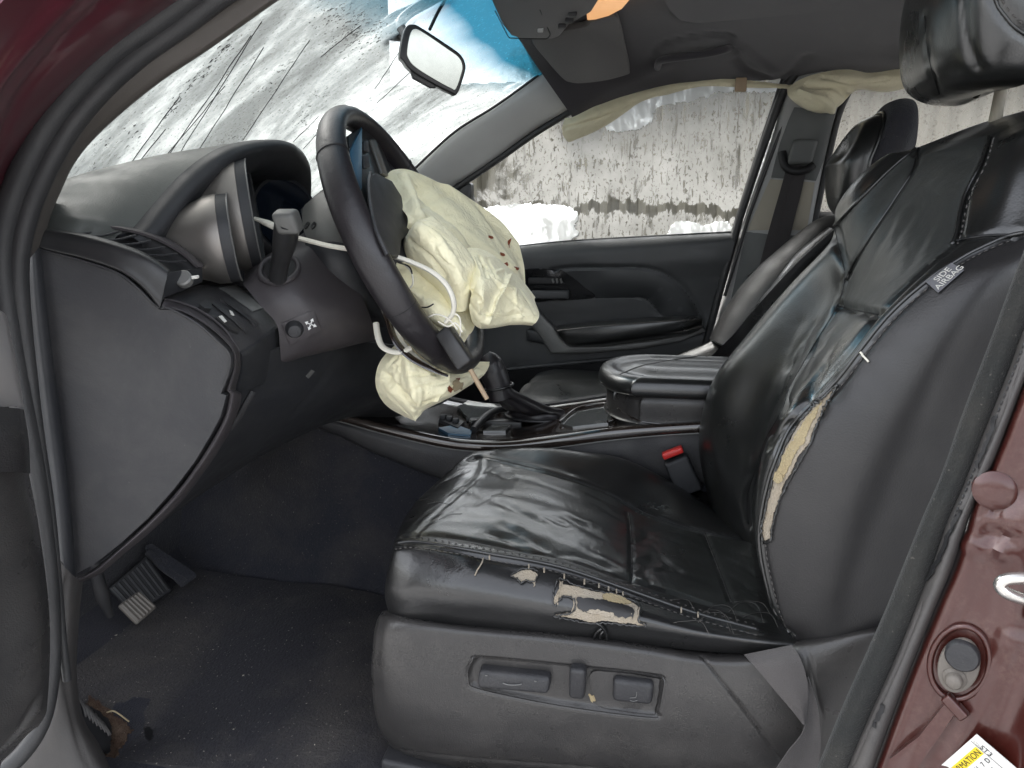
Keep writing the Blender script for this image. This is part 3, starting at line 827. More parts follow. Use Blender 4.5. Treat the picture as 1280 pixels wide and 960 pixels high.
# ---- windscreen
def frost(name, kind):
    m, nt, b, out = new_mat(name)
    nt.nodes.remove(b)
    tr = N_(nt, 'ShaderNodeBsdfTransparent'); tr.inputs[0].default_value = (0.93, 0.95, 0.94, 1)
    gl = N_(nt, 'ShaderNodeBsdfGlossy'); gl.inputs[1].default_value = 0.03
    cl = N_(nt, 'ShaderNodeMixShader'); cl.inputs[0].default_value = 0.05
    nt.links.new(tr.outputs[0], cl.inputs[1]); nt.links.new(gl.outputs[0], cl.inputs[2])
    tl = N_(nt, 'ShaderNodeBsdfTranslucent'); tl.inputs[0].default_value = (0.93, 0.95, 0.94, 1)
    df = N_(nt, 'ShaderNodeBsdfDiffuse'); df.inputs[0].default_value = (0.8, 0.82, 0.82, 1)
    fr = N_(nt, 'ShaderNodeMixShader'); fr.inputs[0].default_value = 0.12
    nt.links.new(tl.outputs[0], fr.inputs[1]); nt.links.new(df.outputs[0], fr.inputs[2])
    mx = N_(nt, 'ShaderNodeMixShader')
    nt.links.new(cl.outputs[0], mx.inputs[1]); nt.links.new(fr.outputs[0], mx.inputs[2]); nt.links.new(mx.outputs[0], out.inputs[0])
    return m, nt, mx, tr, tl

mw, nt, mx, tr, tl = frost('wet frosted windscreen', 0)
co = coords(nt)
cs = coords(nt, (1.1, 5.0, 1.1), (0.35, 0, 0.5))
wipe = noise_(nt, cs, 3.0, 5, 0.6, 0.8)
cov = ramp(nt, wipe, [(0.34, 0.88), (0.46, 0.95), (0.60, 1.0)])
fine = noise_(nt, co, 130, 4, 0.7)
drops = ramp(nt, noise_(nt, co, 210, 3, 0.6, 0.5), [(0.34, 0.6), (0.40, 1.0)])
band_ = ramp(nt, noise_(nt, cs, 10, 6, 0.7, 0.4), [(0.36, 0.9), (0.45, 1.0)])
cv = math_(nt, 'MULTIPLY', math_(nt, 'MULTIPLY', cov, drops), band_)
cv = math_(nt, 'MULTIPLY', cv, ramp(nt, fine, [(0.25, 0.8), (0.6, 1.0)]))
# factory shade band: blue tint along the top edge
at = N_(nt, 'ShaderNodeAttribute'); at.attribute_name = 'height_on_glass'
wob = math_(nt, 'ADD', at.outputs['Fac'], math_(nt, 'MULTIPLY', math_(nt, 'SUBTRACT', noise_(nt, co, 6, 3, 0.6), 0.5), 0.06))
bnd = ramp(nt, wob, [(0.66, 0.0), (0.74, 0.45), (0.86, 1.0)])
drip = ramp(nt, noise_(nt, coords(nt, (1, 1, .25)), 160, 4, 0.65, 1.0), [(0.60, 0.0), (0.68, 1.0)])
blue_cov = math_(nt, 'ADD', 0.28, math_(nt, 'MULTIPLY', drip, 0.65))
nt.links.new(mixc(nt, bnd, cv, blue_cov), mx.inputs[0])
nt.links.new(mixc(nt, bnd, (0.90, 0.92, 0.91), (0.006, 0.048, 0.078)), tr.inputs[0])
slush = ramp(nt, math_(nt, 'ADD', math_(nt, 'MULTIPLY', noise_(nt, coords(nt, (0.9, 2.0, 0.9), (0.35, 0, 0.5)), 2.4, 6, 0.62, 0.9), 0.78), math_(nt, 'MULTIPLY', noise_(nt, coords(nt, (1, 1.8, 1), (0.35, 0, 0.5)), 26, 5, 0.7, 0.5), 0.22)), [(0.41, (0.062, 0.067, 0.066)), (0.49, (0.105, 0.114, 0.112)), (0.58, (0.20, 0.215, 0.21)), (0.68, (0.75, 0.78, 0.77))])
nt.links.new(mixc(nt, bnd, slush, (0.012, 0.075, 0.11)), tl.inputs[0])
wb = [(-.80,.79,-.06),(-.86,.94,-.04),(-.89,1.18,-.02),(-.91,1.43,-.02),(-.89,1.68,-.01),(-.82,1.90,.01),(-.66,2.05,.06)]
wt = [(-.19,.785,.325),(-.235,.95,.365),(-.262,1.18,.395),(-.27,1.43,.405),(-.262,1.68,.395),(-.235,1.88,.37),(-.20,2.02,.34)]
rows = []
for t in np.linspace(0, 1, 6):
    rows.append([W(*(np.array(a)*(1-t) + np.array(c)*t + np.array([-.02, 0, .03])*math.sin(math.pi*t))) for a, c in zip(wb, wt)])
ws = Surf(rows, 60, 60)
wsc = thing('windscreen', 'frosted wet windscreen with a blue shade band and dark scratches above the dash', 'windscreen', W(-.7, 1.43, 0))
gl_o = ws.build('windscreen_glass', mw, wsc)
att = gl_o.data.attributes.new('height_on_glass', 'FLOAT', 'POINT')
att.data.foreach_set('value', np.repeat(np.linspace(0, 1, 60), 60).astype(np.float32))
scr = [[(160,205),(222,120)],[(207,196),(313,42)],[(220,196),(325,25)],[(248,185),(328,58)],[(205,195),(280,105)],[(302,174),(386,48)],[(366,176),(398,144)],[(378,185),(402,160)],
       [(400,70),(450,30)],[(468,110),(500,60)],[(470,128),(540,62)],[(165,210),(205,160)]]
for ln in scr:
    a, c = np.array(ln[0], float), np.array(ln[1], float)
    q = np.array([a*(1-t) + c*t + rng.normal(0, .35, 2) for t in np.linspace(0, 1, 9)])
    seam('glass_scratch', ws, q, .0007, M['black'], wsc, .0025, step=.02, n=5)
V, Fc, k = [], [], 0
parts = []
def crumbs(path, n, spread):
    q = spline(np.array(path, float), 100)
    for _ in range(n):
        x, y = q[rng.integers(100)] + rng.normal(0, spread, 2)
        h, nn = ws.hit(x, y, .001)
        s_ = abs(rng.normal(0, .0011)) + .0007
        u = np.cross(nn, (0, 0, 1.0)); u /= np.linalg.norm(u); v = np.cross(nn, u)
        a0 = rng.uniform(0, 6.28)
        pv = [h + (u*math.cos(a0 + 2.1*i + rng.normal(0, .4)) + v*math.sin(a0 + 2.1*i)*1.7)*s_*rng.uniform(.5, 1.5) for i in range(4)]
        parts.append((np.array(pv + [h - nn*.001]), [(0,1,2,3),(0,1,4),(1,2,4),(2,3,4),(3,0,4)]))
crumbs([(205,150),(238,105),(290,50)], 90, 3); crumbs([(375,165),(385,130),(405,112)], 40, 5); crumbs([(410,10),(440,40),(470,35)], 130, 12)
crumbs([(120,175),(180,165)], 14, 8); crumbs([(272,178),(300,172)], 12, 3); crumbs([(330,115),(365,75)], 25, 4); crumbs([(420,60),(470,30)], 60, 10)
V, Fc = merge_geo(parts)
o = mesh_obj('dirt_specks', V, Fc, M['black'], wsc, smooth=False); o['kind'] = 'stuff'
tube('windscreen_edge', [(517,212,1.985),(567,166,1.985),(620,132,1.985),(673,94,1.985)], .0035, M['black'], wsc, 6)
# ================================================================ passenger door
pd = thing('passenger_door', 'dark grey passenger door with a misted window and pewter armrest trim', 'car door', W(-.2, 2.16, -.6))
rows = [
 [(470,340,2.13),(560,318,2.13),(646,308,2.13),(715,301,2.13),(800,296,2.13),(880,292,2.13),(921,290,2.13)],
 [(470,345,2.09),(560,325,2.09),(646,312,2.09),(715,306,2.09),(800,301,2.09),(880,297,2.09),(920,296,2.09)],
 [(470,375,2.075),(560,350,2.075),(646,333,2.075),(715,327,2.075),(800,325,2.075),(880,322,2.075),(914,320,2.08)],
 [(470,400,2.09),(560,380,2.09),(646,362,2.09),(715,357,2.09),(800,355,2.09),(870,352,2.09),(906,348,2.09)],
 [(470,440,2.10),(560,420,2.10),(646,405,2.10),(715,402,2.10),(800,398,2.10),(870,392,2.10),(897,388,2.10)],
 [(470,480,2.09),(560,465,2.09),(646,450,2.09),(715,445,2.09),(800,436,2.09),(860,430,2.09),(888,425,2.09)],
 [(470,520,2.10),(560,510,2.10),(646,495,2.10),(715,490,2.10),(800,480,2.10),(860,470,2.10),(876,468,2.10)],
 [(470,600,2.12),(560,590,2.12),(646,575,2.12),(715,570,2.12),(800,560,2.12),(850,550,2.12),(866,548,2.12)]]
dp = Surf(rows, 110, 110)
dp.groove([(690,338),(715,335),(770,334),(815,337),(843,351),(865,376),(876,398),(877,415)], .006, .006)
dp.groove([(674,377),(705,374),(743,372),(800,372),(815,380),(826,393)], .0045, .005)
dp.groove([(640,300+20),(760,312),(915,300)], .02, -.004)
# soft bulge of the inlay between the two lines
dp.groove([(760,350),(820,357),(850,385)], .03, -.010)
dpo = dp.build('door_panel', M['door'], pd, .004)
patch_on('door_inlay', dp, [(744,371),(722,351),(705,340),(770,338),(813,341),(839,354),(860,377),(870,398),(870,404),(830,396),(817,380),(800,371)], M['door_dark'], pd, .002, .002, m=70)
patch_on('door_insert', dp, [(676,379),(743,375),(800,375),(813,383),(822,395),(760,402),(705,410),(690,400)], M['door_dark'], pd, .003, .002, m=60)
# pull handle bezel
patch_on('handle_bezel', dp, [(652,338),(696,337),(714,345),(730,358),(743,371),(700,374),(668,377),(656,362)], M['bezel'], pd, .006, .006, m=50)
rbox('door_handle', dp.hit(689,366,.020)[0], _rt*.052, np.array([0,.010,0]), np.array([0,0,.012]), .005, M['door'], pd)
rbox('handle_recess', dp.hit(686,350,.008)[0], _rt*.055, np.array([0,.004,0]), np.array([0,0,.010]), .004, M['black'], pd)
for k in range(3): rbox('handle_rib', dp.hit(692 + k*5,349,.013)[0], np.array([.0022,0,.002]), np.array([0,.004,0]), np.array([-.002,0,.006]), .001, M['grey_trim'], pd, 1)
# pewter trim: diagonal bar and long blade under the armrest
bar = [(648,360),(661,366),(676,388),(694,408),(704,423),(714,432),(760,431),(820,424),(862,416),(876,409),(874,416),(850,426),(800,434),(740,440),(690,441),(676,420),(660,398),(646,380)]
bp = [dp.hit(x, y, .030)[0] for x, y in bar]
slab('armrest_trim', bp, (0, .034, 0), M['grey_trim'], pd, .006, 3)
# armrest pad
arm = [
 [(692,410,2.085),(704,406,2.07),(744,402,2.06),(800,398,2.06),(850,395,2.065),(876,394,2.08)],
 [(695,412,2.03),(706,410,2.02),(744,406,2.01),(800,402,2.01),(850,399,2.015),(877,397,2.03)],
 [(697,414,2.015),(708,414,2.005),(746,410,1.995),(802,405,1.995),(852,401,2.0),(878,400,2.02)],
 [(699,420,2.02),(712,429,2.012),(748,428,2.0),(804,421,2.0),(854,414,2.01),(877,409,2.03)],
 [(702,424,2.07),(714,433,2.06),(750,432,2.05),(806,425,2.05),(856,418,2.06),(876,412,2.08)]]
ar = Surf(arm, 50, 24); ao = ar.build('armrest_pad', M['leather_back'], pd, .003)
seam('pad_seam', ar, [(700,413),(746,409),(802,404),(850,401),(874,399)], .0008, M['thread'], ao, .0006)
# speaker and map pocket
tube('pocket_lip', [dp.hit(x, y, .010)[0] for x, y in [(560,472),(600,466),(640,460),(700,454),(760,448),(811,442)]], .0055, M['door'], pd, 8)
patch_on('map_pocket', dp, [(560,478),(640,464),(700,458),(760,452),(811,446),(808,480),(780,500),(700,510),(560,520)], M['black'], pd, .0025, .002)
dp.groove([(650,395),(655,425),(672,442),(690,450)], .006, .004)
seam('panel_line', dp, [(690,338),(715,335),(770,334),(815,337),(843,351),(865,376),(876,398),(877,415)], .0022, M['bezel'], pd, -.002)
seam('panel_line', dp, [(744,372),(800,372),(815,380),(826,393)], .0018, M['bezel'], pd, -.001)
rbox('grab_cup', dp.hit(672,420,.012)[0], np.array([.030,0,-.004]), np.array([0,.014,0]), np.array([0,0,.018]), .009, M['door_dark'], pd)
cs_, ns_ = dp.hit(664, 424, .004)
0 and lathe('speaker_ring', cs_, (-.1,-1,0), [(-.004,.040),(.006,.040),(.010,.036),(.006,.032),(.002,.012),(.002,.001)], M['door_dark'], pd, 36)
# window
mg, nt, mx, tr, tl = frost('misted side glass', 1)
co = coords(nt)
cst = coords(nt, (1, 1, 0.10))
runs = noise_(nt, cst, 42, 4, 0.6, 0.3)
blot = noise_(nt, co, 5.5, 6, 0.66, 0.6)
beads = noise_(nt, coords(nt, (1, 1, .6)), 150, 3, 0.6, 0.4)
sep = N_(nt, 'ShaderNodeSeparateXYZ'); nt.links.new(co, sep.inputs[0])
# a ragged clear tide line a third of the way up the pane
z_ = math_(nt, 'ADD', sep.outputs[2], math_(nt, 'MULTIPLY', math_(nt, 'SUBTRACT', noise_(nt, coords(nt, (1,1,.15)), 30, 5, 0.7, 0.3), 0.5), 0.10))
z_ = math_(nt, 'ADD', z_, math_(nt, 'MULTIPLY', math_(nt, 'SUBTRACT', noise_(nt, co, 4, 3, 0.6), 0.5), 0.10))
tide = ramp(nt, math_(nt, 'MULTIPLY', math_(nt, 'SUBTRACT', z_, 1.15), 2.2), [(0.0, 1.0), (0.17, 1.0), (0.178, 0.06), (0.235, 0.06), (0.243, 1.0)])
leftc = ramp(nt, math_(nt, 'ADD', math_(nt, 'ADD', math_(nt, 'MULTIPLY', sep.outputs[0], 1.3), 0.75), math_(nt, 'MULTIPLY', math_(nt, 'SUBTRACT', blot, 0.5), 1.6)), [(0.22, 0.0), (0.34, 1.0)])
k = math_(nt, 'MULTIPLY', tide, ramp(nt, runs, [(0.33, 0.30), (0.43, 1.0)]))
k = math_(nt, 'MULTIPLY', k, math_(nt, 'ADD', 0.25, math_(nt, 'MULTIPLY', leftc, 0.75)))
k = math_(nt, 'MULTIPLY', k, math_(nt, 'MAXIMUM', leftc, ramp(nt, noise_(nt, coords(nt, (1, 1, .55)), 24, 8, 0.72, 0.3), [(0.485, 0.05), (0.495, 1.0)])))
k = math_(nt, 'MULTIPLY', k, ramp(nt, beads, [(0.36, 0.12), (0.42, 1.0)]))
k = math_(nt, 'MULTIPLY', k, ramp(nt, blot, [(0.3, 0.74), (0.65, 0.95)]))
k = math_(nt, 'MULTIPLY', k, ramp(nt, noise_(nt, coords(nt, (1, 1, .035)), 130, 3, 0.6, 0.2), [(0.60, 1.0), (0.64, 0.25)]))
nt.links.new(ramp(nt, blot, [(0.3, (0.145, 0.145, 0.134)), (0.7, (0.225, 0.225, 0.21))]), tl.inputs[0])
nt.links.new(k, mx.inputs[0])
rows = [[(500,350,2.145),(700,320,2.145),(930,312,2.145)],[(560,220,2.10),(760,190,2.10),(975,190,2.10)],[(640,60,2.075),(820,50,2.075),(1020,50,2.075)]]
wg = Surf(rows, 30, 30); wgo = wg.build('window_glass', mg, pd)
tube('window_frame', [(988,80,2.075),(976,112,2.08),(950,190,2.095),(926,266,2.11),(914,304,2.125)], .010, M['trim_black'], pd, 10, aspect=1.0)
tube('window_weatherstrip', [(560,322,2.128),(646,309,2.128),(715,302,2.128),(800,297,2.128),(915,291,2.128)], .0045, M['rubber'], pd, 8)
m_overexposed, nt, b, out = new_mat('overexposed white'); b.inputs['Base Color'].default_value = (.93, .95, .95, 1); b.inputs['Roughness'].default_value = .5
t_ = N_(nt, 'ShaderNodeBsdfTranslucent'); t_.inputs[0].default_value = (.97, .98, .98, 1); q_ = N_(nt, 'ShaderNodeMixShader'); q_.inputs[0].default_value = .8
nt.links.new(b.outputs[0], q_.inputs[1]); nt.links.new(t_.outputs[0], q_.inputs[2]); nt.links.new(q_.outputs[0], out.inputs[0])
def bright_view(px, rough): patch_on('overexposed_patch', wg, px, m_overexposed, pd, .002, .004, rough, 80)  # added white sheets stand in for the overexposed view behind the pane
bright_view([(600,270),(618,258),(660,255),(700,257),(718,262),(722,275),(717,285),(724,292),(714,299),(716,306),(660,312),(600,318)], .9)
bright_view([(835,292),(842,279),(860,277),(880,281),(896,277),(905,276),(916,285),(918,298),(835,302)], .7)
bright_view([(752,158),(770,142),(800,122),(830,108),(900,104),(985,106),(984,114),(960,116),(905,114),(880,122),(850,128),(822,134),(814,150),(800,160),(775,164)], 1.2)
bright_view([(972,118),(984,112),(975,150),(955,205),(940,245),(932,240),(950,190),(962,150)], 1.0)

# far rear door: panel under its own misted window
rd = thing('rear_door', 'far rear door with ribbed wall showing through its misted window behind the passenger headrest', 'car door', W(.8, 2.16, -.6))
mr, nt, mx, tr, tl = frost('lightly misted rear glass', 2)
co = coords(nt)
k = math_(nt, 'MULTIPLY', ramp(nt, noise_(nt, coords(nt, (1, 1, 0.12)), 40, 4, 0.6, 0.3), [(0.3, 0.45), (0.6, 0.75)]), ramp(nt, noise_(nt, co, 170, 3, 0.6), [(0.35, 0.5), (0.45, 1.0)]))
nt.links.new(k, mx.inputs[0]); tl.inputs[0].default_value = (.17, .166, .15, 1); tr.inputs[0].default_value = (.75, .74, .70, 1)
Surf([[(985,380,2.14),(1150,370,2.14),(1400,360,2.14)],[(1010,200,2.11),(1180,190,2.11),(1400,180,2.11)],[(1040,60,2.085),(1200,50,2.085),(1420,50,2.085)]], 20, 20).build('rear_window_glass', mr, rd)
Surf([[W(x, 2.13 - (0.04 if i else 0), z) for x in (.36, .6, 1.0, 1.9)] for i, z in enumerate((.0, -.06, -.35, -.75))], 20, 20).build('rear_door_panel', M['dash'], rd, .004)

# ================================================================ driver's door, swung open: only its front lower corner shows at the left edge
dd = thing('driver_door', 'open driver door, its grey plastic inner corner showing beside the hinge-side seal', 'car door', P(0, 900, .60))
rows = [
 [(-160,560,.44),(-60,575,.50),(0,585,.54),(28,590,.575),(36,592,.60)],
 [(-160,640,.44),(-60,650,.50),(0,660,.54),(36,668,.575),(50,668,.60)],
 [(-160,760,.44),(-60,760,.50),(0,765,.54),(46,770,.575),(62,772,.60)],
 [(-160,860,.44),(-60,860,.50),(0,860,.54),(44,862,.575),(60,870,.60)],
 [(-160,940,.44),(-60,935,.50),(0,920,.545),(36,905,.58),(50,905,.60)],
 [(-160,1050,.44),(-90,1030,.50),(-60,1000,.545),(-20,970,.58),(0,960,.60)]]
ds = Surf(rows, 40, 50)
ds.groove([(18,965),(40,925),(54,920),(64,940)], .005, .004).groove([(-20,960),(20,920),(46,880)], .006, .005)
ds.build('door_pocket', M['valance'], dd, .004)
Surf([[(-160,500,.43),(-40,505,.50),(18,510,.545),(30,512,.57)],[(-160,545,.42),(-40,548,.49),(24,550,.535),(36,552,.565)],[(-160,590,.43),(-40,590,.50),(26,590,.55),(38,592,.575)]], 24, 16).build('door_armrest', M['vinyl'], dd, .004)
Surf([[(-160,340,.46),(-40,370,.52),(0,388,.56),(8,395,.585)],[(-160,430,.44),(-40,440,.50),(10,445,.545),(20,450,.575)],[(-160,510,.45),(-40,510,.515),(20,508,.56),(30,508,.58)]], 24, 24).build('door_upper_trim', plastic('door trim with painted sheen', (0.20, 0.19, 0.185), 0.35, 900, .15, .2), dd, .004)  # pale colour paints the sunlit gloss onto the upper trim
# ================================================================ floor
rows = [[W(x, y, z) for y in (.70, .78, .95, 1.15, 1.29, 1.34)] for x, z in ((-1.05, -.60), (-.92, -.70), (-.80, -.735), (-.5, -.74), (0, -.735), (.6, -.73), (1.2, -.73))]
fl = Surf(rows, 40, 60)
o = fl.build('floor', M['carpet']); o['kind'] = 'structure'
# worn heel mat
mt = thing('floor_mat', 'dusty black floor mat with a worn hole near the door sill, under the pedals', 'floor mat', W(-.45, .98, -.73))
mp_ = [W(-.90, .83, -.700), W(-.86, 1.05, -.712), W(-.84, 1.27, -.715), W(-.40, 1.29, -.728), W(-.22, 1.28, -.728), W(-.15, .80, -.724), W(-.40, .775, -.722), W(-.55, .772, -.722), W(-.62, .79, -.722), W(-.72, .81, -.712)]
rows = []
for t in np.linspace(0, 1, 6):
    x = -.88 + t*.72
    rows.append([W(x, y, -.728 + .012*math.sin(6*y + 9*x) + (.02 if t == 0 else 0)) for y in (.775 + .05*(1-t)*.6, .9, 1.05, 1.18, 1.28)])
ms = Surf(rows, 60, 60)
ms.warp(lambda v: .004*noise.noise(Vector(v)*9) + .0012*noise.noise(Vector(v)*40))
mo = ms.build('mat_sheet', M['mat'], mt, .008)
patch_on('mat_hole', ms, [(180,911),(186,909),(191,914),(191,922),(187,927),(182,922)], M['black'], mt, .0015, .001)
# rusty torn corner beside the sill
patch_on('torn_floor_corner', ms, [(112,870),(126,880),(142,896),(156,904),(166,914),(158,924),(150,940),(140,952),(130,965),(116,985),(100,960),(96,910)], M['rust'], mt, .003, .003, 1.2)
patch_on('torn_floor_hole', ms, [(98,882),(120,892),(136,905),(141,915),(138,945),(130,955),(115,940),(102,915)], M['black'], mt, .0075, .002, .8)
for k in range(7): tube('exposed_cord', [ms.hit(98 + k*5, 880 + k*5, .010)[0], ms.hit(104 + k*5, 892 + k*5, .013)[0], ms.hit(108 + k*5, 902 + k*4, .009)[0]], .0022, M['rubber_grey'], mt, 6)
tube('loose_fibre', [ms.hit(134,896,.008)[0], ms.hit(145,904,.02)[0], ms.hit(162,908,.008)[0]], .0012, M['foam_yellow'], mt, 5)
# grit
parts = []
rgl = np.random.default_rng(11)
for _ in range(120):
    x, y = rgl.uniform(110, 470), rgl.uniform(715, 955)
    h, nn = ms.hit(x, y, .0008)
    r_ = abs(rgl.normal(0, .0005)) + .0003
    c_ = [h + rgl.normal(0, r_, 3) for _ in range(4)]
    parts.append((np.array(c_), [(0,1,2),(0,2,3),(0,3,1),(1,3,2)]))
V, Fc = merge_geo(parts)
o = mesh_obj('grit', V, Fc, M['pillar_warm'], mt, smooth=False); o['kind'] = 'stuff'

# tunnel side and footwell lining
rows = [
 [(150,560,1.40),(300,560,1.40),(395,520,1.355),(470,548,1.352),(560,570,1.350),(700,572,1.350),(900,560,1.35)],
 [(170,600,1.385),(310,600,1.375),(400,575,1.35),(470,600,1.345),(560,620,1.340),(700,630,1.340),(900,620,1.34)],
 [(200,660,1.35),(310,650,1.345),(400,665,1.325),(470,680,1.32),(560,695,1.315),(700,700,1.315),(900,700,1.315)],
 [(225,695,1.31),(300,712,1.30),(360,738,1.28),(420,760,1.275),(480,770,1.27),(600,780,1.27),(900,790,1.27)],
 [(225,712,1.29),(300,728,1.28),(360,752,1.26),(420,776,1.255),(480,788,1.25),(600,800,1.25),(900,810,1.25)]]
ts = Surf(rows, 60, 40)
ts.groove([(390,545),(440,556),(520,574),(560,582)], .004, .004)
ts.warp(lambda v: .003*noise.noise(Vector(v)*8))
tun = thing('tunnel_lining', 'black carpeted tunnel side between the footwell and the console', 'carpet', W(-.3, 1.33, -.7))
ts.build('lining_carpet', M['bulkhead'], tun, .004)
V_ = [W(-.86, .80, -.74), W(-.86, 1.42, -.74), W(-.99, 1.42, -.25), W(-.99, .80, -.25)]
rows = [[W(-.99 + .02*k, y, z) for y in (.78, .95, 1.15, 1.40)] for k, z in enumerate((-.22, -.45, -.62, -.75))]
Surf(rows, 20, 20).build('lining_front', M['bulkhead'], tun, .004)

# ================================================================ pedals
pe = thing('pedal_set', 'worn grey brake pedal with a dark ribbed footrest behind, under the dash', 'pedals', P(175, 765, 1.05))
def pad(name, quad, depth, mat, ribs, ribmat, along):
    q = np.array([P(*p) for p in quad]); n = np.cross(q[1]-q[0], q[3]-q[0]); n /= np.linalg.norm(n)
    if n @ (EYE - q[0]) < 0: n = -n
    o = slab(name, list(q), -n*depth, mat, pe, .004, 3)
    for k in range(ribs):
        t = (k + .7)/(ribs + .4)
        if along: a, b = q[0]*(1-t)+q[3]*t, q[1]*(1-t)+q[2]*t
        else: a, b = q[0]*(1-t)+q[1]*t, q[3]*(1-t)+q[2]*t
        a2, b2 = a*.93+b*.07, a*.07+b*.93
        tube('pad_rib', [a2 + n*.001, (a2+b2)/2 + n*.001, b2 + n*.001], .0026, ribmat, o, 6, 6)
pad('brake_pad', [(148,756,1.03),(174,738,1.07),(197,758,1.07),(172,780,1.03)], .010, M['gasket'], 6, M['gasket'], False)
pad('footrest_pad', [(136,735,1.10),(184,694,1.18),(216,738,1.17),(168,768,1.10)], .012, M['dash'], 8, M['rubber'], False)
tube('pedal_arm', [(116,690,1.00),(122,722,1.01),(130,750,1.02),(138,770,1.03)], [.008,.010,.011,.006], M['dash'], pe, 10)
tube('pedal_arm', [(185,690,1.20),(205,710,1.19),(232,728,1.18)], .007, M['bulkhead'], pe, 8)
patch_q = slab('heel_plate', [(180,682,1.21),(190,678,1.22),(246,716,1.20),(226,730,1.17)], (0,0,-.01), M['bulkhead'], pe, .003)

# ================================================================ dashboard
da = thing('dashboard', 'charcoal dashboard with silver gauge cowls, side vent and broad end panel', 'dashboard', W(-.65, 1.2, -.5))
# end cap
cap = [(44,300),(46,312),(100,326),(147,342),(173,362),(192,381),(200,387),(213,387),(247,406),(272,428),(287,443),(288,460),(279,485),(276,492),(283,494),(276,520),(263,545),(243,578),(217,612),(185,648),(150,680),(117,706),(86,722),(82,640),(74,560),(62,470),(50,380)]
capY = lambda x, y: .755 + .05*max(0, (x-60))/230
cpts = [P(x, y, capY(x, y)) for x, y in cap]
slab('end_panel', cpts, (0, .02, 0), M['dash'], da, .004, 3)
tube('end_panel_lip', [P(x, y, capY(x, y) - .001) for x, y in [(46,311),(100,325),(147,341),(173,361),(192,380),(202,385),(213,386),(247,405),(272,427),(286,442),(287,460),(279,484)]], .0012, M['dash'], da, 6)
# rounded return along the cap's hinge edge
rows = [[(34,300,.748),(40,296,.744),(48,298,.752),(54,302,.765)],[(38,400,.748),(46,395,.742),(58,395,.752),(62,398,.765)],[(50,520,.748),(60,515,.742),(72,515,.752),(78,518,.765)],[(62,620,.748),(72,615,.742),(84,612,.752),(88,615,.765)],[(72,722,.748),(80,722,.742),(92,720,.752),(96,718,.765)]]
Surf(rows, 14, 40).build('end_panel_edge', M['dash_dark'], da, .002)
# strip that follows the rear edge of the end panel
rim_a = [(200,388,.79),(213,385,.79),(236,393,.80),(264,410,.805),(286,430,.81),(293,444,.81),(293,462,.81),(286,488,.80),(290,492,.80),(284,520,.80),(268,552,.795),(246,586,.79),(220,620,.785),(186,655,.78),(150,687,.775),(118,713,.77),(86,728,.76)]
rim_b = [(206,374,.80),(222,378,.82),(246,388,.83),(274,408,.835),(293,428,.84),(300,441,.84),(300,462,.84),(294,486,.83),(300,494,.83),(293,522,.825),(276,556,.82),(252,592,.815),(226,626,.81),(192,660,.80),(154,692,.795),(122,718,.785),(88,732,.775)]
rows = [[tuple(np.array(a) + (-3,-1,.012)), a, tuple(np.array(a)*.5 + np.array(c)*.5 + (0,0,-.006)), c, tuple(np.array(c) + (2,0,.04))] for a, c in zip(rim_a, rim_b)]
Surf(rows, 16, 140).build('end_panel_rim', M['column'], da, .002)

# top pad and instrument hood
lip = [(160,300,.83),(180,289,.85),(203,262,.88),(235,226,.92),(268,199,.96),(300,184,1.01),(345,178,1.10),(368,187,1.17),(379,204,1.22),(381,226,1.25),(380,250,1.26)]
lipP = [P(*p) for p in lip]
row0 = lipP
row_in = [p + np.array([-.004, .006, -.012]) for p in lipP]
row1 = [p + np.array([-.012, -.004, .004]) for p in lipP]
fwd = [(-.66,.785,-.016),(-.69,.80,-.006),(-.72,.835,.008),(-.76,.87,.022),(-.80,.93,.032),(-.83,.99,.036),(-.86,1.10,.034),(-.87,1.20,.026),(-.87,1.28,.018),(-.87,1.36,.010),(-.87,1.45,.004)]
row3 = [W(*q) for q in fwd]
row2 = [a*.55 + c*.45 + np.array([0, 0, .010]) for a, c in zip(lipP, row3)]
row2[0] = row2[0]; 
row4 = [q + np.array([-.12, 0, -.03]) for q in row3]
Surf([[r_[0] + np.array([0, -.015, -.02])] + list(r_) for r_ in (row1, row2, row3, row4)], 90, 50).build('top_pad', M['dash_top'], da, .004)
rows = [row1, [p + np.array([.008, 0, .002]) for p in lipP], [p + np.array([.010, .012, -.012]) if i < 7 else p + np.array([.010, -.008, -.016]) for i, p in enumerate(lipP)],
        [p + np.array([-.03, .045, -.040]) if i < 6 else p + np.array([-.03, -.025, -.045]) for i, p in enumerate(lipP)],
        [p + np.array([-.16, .05, -.06]) if i < 6 else p + np.array([-.16, -.03, -.06]) for i, p in enumerate(lipP)]]
Surf(rows, 90, 40).build('hood_lip', M['dash_dark'], da)
slab('hood_back', [W(-.80, .84, -.16), W(-.80, .84, .06), W(-.80, 1.30, .06), W(-.80, 1.30, -.16)], (-.01, 0, 0), M['black'], da, .002)
# passenger side of the dash
rows = [[W(x, y if z > -.2 else max(y, 1.44 + (y - 1.22)*.1), z) for y in (1.22, 1.4, 1.6, 1.8, 2.02)] for x, z in ((-.95, .0), (-.80, .012), (-.66, .005), (-.60, -.03), (-.58, -.12), (-.62, -.25), (-.66, -.42), (-.75, -.62))]
Surf(rows, 30, 50).build('passenger_pad', M['dash'], da, .004)

